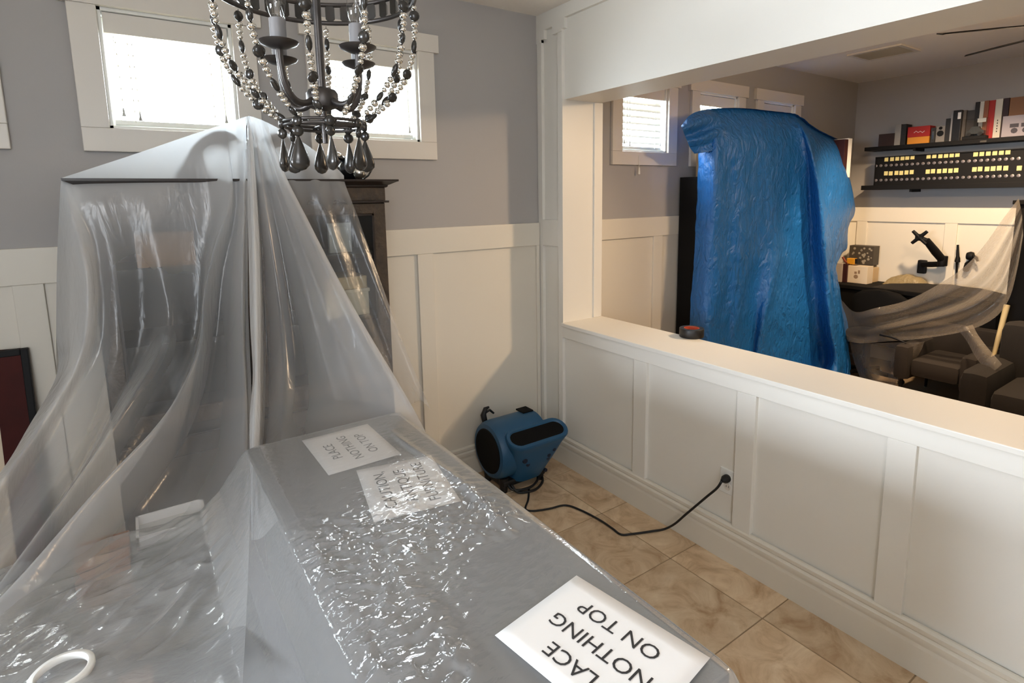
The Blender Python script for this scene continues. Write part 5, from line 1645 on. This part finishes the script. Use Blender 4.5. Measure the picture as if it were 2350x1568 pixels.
obj('armrest', MB().box((2.30, -1.70, 0.06), (3.05, -1.53, 0.50)), M['charcoal'], ba, bevel=0.07, smooth=1.0)
obj('armrest', MB().box((2.30, -2.62, 0.06), (3.05, -2.45, 0.50)), M['charcoal'], ba, bevel=0.07, smooth=1.0)
obj('seat', MB().box((2.30, -2.45, 0.10), (2.95, -1.70, 0.40)), M['charcoal'], ba, bevel=0.06, smooth=1.0)
obj('backrest', MB().box((2.82, -2.50, 0.10), (3.04, P(2290, 780, 'x', 2.82)[1], P(2320, 742, 'x', 2.82)[2])), M['charcoal'], ba, bevel=0.07, smooth=1.0)
for x, y in ((2.36, -1.60), (2.36, -2.54), (3.02, -1.60), (3.02, -2.54)):
    obj('leg', MB().lathe([(0.02, 0), (0.025, 0.07)], (x, y, 0), seg=10), M['wood'], ba, smooth=0.8)
st0, st1 = P(2311, 700, 'x', 3.16), P(2279, 822, 'x', 3.05)
simple('pale_stick', MB().tube([st0, st1], [0.020, 0.014], 8), mat('pale_pine', rgb(222, 200, 150), 0.5), 'pale wooden stick slanting down behind the brown armchair', 'stick', smooth=0.9)
tb0 = P(2336, 500, 'x', 3.45)
simple('black_cabinet', MB().box((3.30, -3.0, 0), (3.75, tb0[1] - 0.02, 1.56)).box((3.28, -3.0, 1.56), (3.77, tb0[1] - 0.0, 1.59)), 'blackmatte', 'tall black cabinet at the right edge behind the hanging plastic', 'cabinet', bevel=0.004)

# ---- thin plastic swag across the next room
sw = [
    [P(2338, 455, 'x', 3.25), P(2300, 505, 'x', 3.20), P(2255, 568, 'x', 3.15), P(2210, 615, 'x', 3.10), P(2150, 655, 'x', 3.10), P(2080, 690, 'x', 3.12), P(2010, 707, 'x', 3.00), P(1962, 716, 'x', 3.00), P(1930, 688, 'x', 3.00)],
    [P(2342, 475, 'x', 3.15), P(2310, 535, 'x', 3.10), P(2270, 598, 'x', 3.03), P(2222, 645, 'x', 2.98), P(2160, 680, 'x', 2.98), P(2085, 708, 'x', 3.02), P(2015, 724, 'x', 2.96), P(1965, 733, 'x', 3.00), P(1932, 712, 'x', 3.00)],
    [P(2345, 490, 'x', 3.20), P(2318, 560, 'x', 3.16), P(2282, 630, 'x', 3.10), P(2235, 672, 'x', 3.06), P(2170, 702, 'x', 3.06), P(2090, 726, 'x', 3.08), P(2020, 742, 'x', 3.00), P(1968, 748, 'x', 3.00), P(1935, 732, 'x', 3.00)],
    [P(2346, 505, 'x', 3.10), P(2324, 580, 'x', 3.04), P(2295, 650, 'x', 2.97), P(2248, 692, 'x', 2.92), P(2180, 722, 'x', 2.90), P(2095, 743, 'x', 2.94), P(2024, 757, 'x', 2.96), P(1970, 764, 'x', 3.00), P(1938, 752, 'x', 3.00)],
    [P(2347, 520, 'x', 3.16), P(2330, 600, 'x', 3.10), P(2305, 668, 'x', 3.03), P(2262, 712, 'x', 2.99), P(2192, 742, 'x', 2.98), P(2100, 758, 'x', 3.00), P(2028, 770, 'x', 2.96), P(1974, 776, 'x', 3.00), P(1942, 770, 'x', 3.00)],
    [P(2348, 540, 'x', 3.10), P(2334, 620, 'x', 3.04), P(2314, 690, 'x', 2.98), P(2275, 735, 'x', 2.92), P(2208, 762, 'x', 2.90), P(2110, 778, 'x', 2.92), P(2036, 784, 'x', 2.94), P(1980, 788, 'x', 2.96), P(1946, 784, 'x', 3.00)],
]
mbw = MB().grid(loft_cols(sw, 70, 10, 0.5))
lobe = [
    [P(1950, 785, 'x', 3.10), P(1960, 830, 'x', 3.06), P(1975, 868, 'x', 3.02), P(2000, 905, 'x', 2.98)],
    [P(2000, 788, 'x', 3.02), P(1992, 835, 'x', 2.96), P(1998, 872, 'x', 2.93), P(2016, 905, 'x', 2.9)],
    [P(2050, 786, 'x', 3.0), P(2036, 830, 'x', 2.98), P(2034, 866, 'x', 2.96), P(2038, 895, 'x', 2.94)],
    [P(2095, 786, 'x', 2.92), P(2078, 826, 'x', 2.88), P(2066, 856, 'x', 2.86), P(2054, 888, 'x', 2.85)],
    [P(2122, 784, 'x', 2.94), P(2112, 808, 'x', 2.93), P(2090, 840, 'x', 2.92), P(2064, 878, 'x', 2.92)],
]
mbw.grid(loft_cols(lobe, 30, 9, 0.5))
tail_ = [
    [P(2196, 755, 'x', 2.92), P(2218, 782, 'x', 2.82), P(2236, 815, 'x', 2.68), P(2256, 842, 'x', 2.56), P(2270, 860, 'x', 2.50)],
    [P(2214, 750, 'x', 2.86), P(2232, 775, 'x', 2.78), P(2252, 806, 'x', 2.64), P(2270, 832, 'x', 2.54), P(2284, 850, 'x', 2.50)],
    [P(2232, 745, 'x', 2.92), P(2244, 768, 'x', 2.84), P(2264, 795, 'x', 2.70), P(2284, 818, 'x', 2.58), P(2300, 836, 'x', 2.52)],
]
mbw.grid(loft_cols(tail_, 24, 8, 0.5))
sw_o = tag(obj('thin_plastic_sheet', mbw, M['filmfar'], smooth=3, fix=False), 'thin dusty plastic sheet swagged across the armchairs of the next room', 'dust sheet')
ck = [P(2020, 768, 'x', 2.93), P(2045, 774, 'x', 2.91), P(2062, 780, 'x', 2.90), P(2080, 788, 'x', 2.89)]
simple('black_cable', MB().tube(catmull(ck, 16), [0.012] * 4 + [0.009] * 8 + [0.005] * 4, 6), 'rubber', 'short black cable lying on the thin plastic swag', 'cable', smooth=2)

# ---- ceiling fan
hubp = (1.74, -2.14, 2.46)
cf = thing('ceiling_fan', 'ceiling fan of the next room with dark thin blades reaching into view', 'ceiling fan', (hubp[0], hubp[1], CEIL))
obj('motor', MB().lathe([(0.03, 2.40), (0.10, 2.42), (0.12, 2.46), (0.11, 2.52), (0.04, 2.55)], (hubp[0], hubp[1], 0), seg=24), M['bronze'], cf, smooth=0.8)
obj('downrod', MB().lathe([(0.012, 2.54), (0.012, CEIL - 0.04), (0.07, CEIL - 0.03), (0.07, CEIL - 0.001)], (hubp[0], hubp[1], 0), seg=16), M['bronze'], cf, smooth=0.8)
M['fanlamp'] = mat('frosted_bowl', rgb(250, 236, 214), 0.5)
lb = obj('lamp_bowl_ring', MB().lathe([(0.115, 2.40), (0.118, 2.392), (0.105, 2.388)], (hubp[0], hubp[1], 0), seg=24, cap=False), M['bronze'], cf, smooth=0.8)
for k in range(6):
    a = math.radians(126 + 60 * k)
    d = np.array([math.cos(a), math.sin(a)])
    nrm = np.array([-d[1], d[0]])
    ring = []
    for r, w in ((0.13, 0.03), (0.22, 0.055), (0.45, 0.065), (0.66, 0.06), (0.68, 0.045)):
        c = np.array(hubp[:2]) + d * r
        ring.append([(c[0] + nrm[0] * s * w, c[1] + nrm[1] * s * w, 2.455 - s * 0.0125 + e) for s, e in ((-1, -0.003), (1, -0.003), (1, 0.003), (-1, 0.003))])
    obj('blade', MB().loft(ring), M['black'], cf)
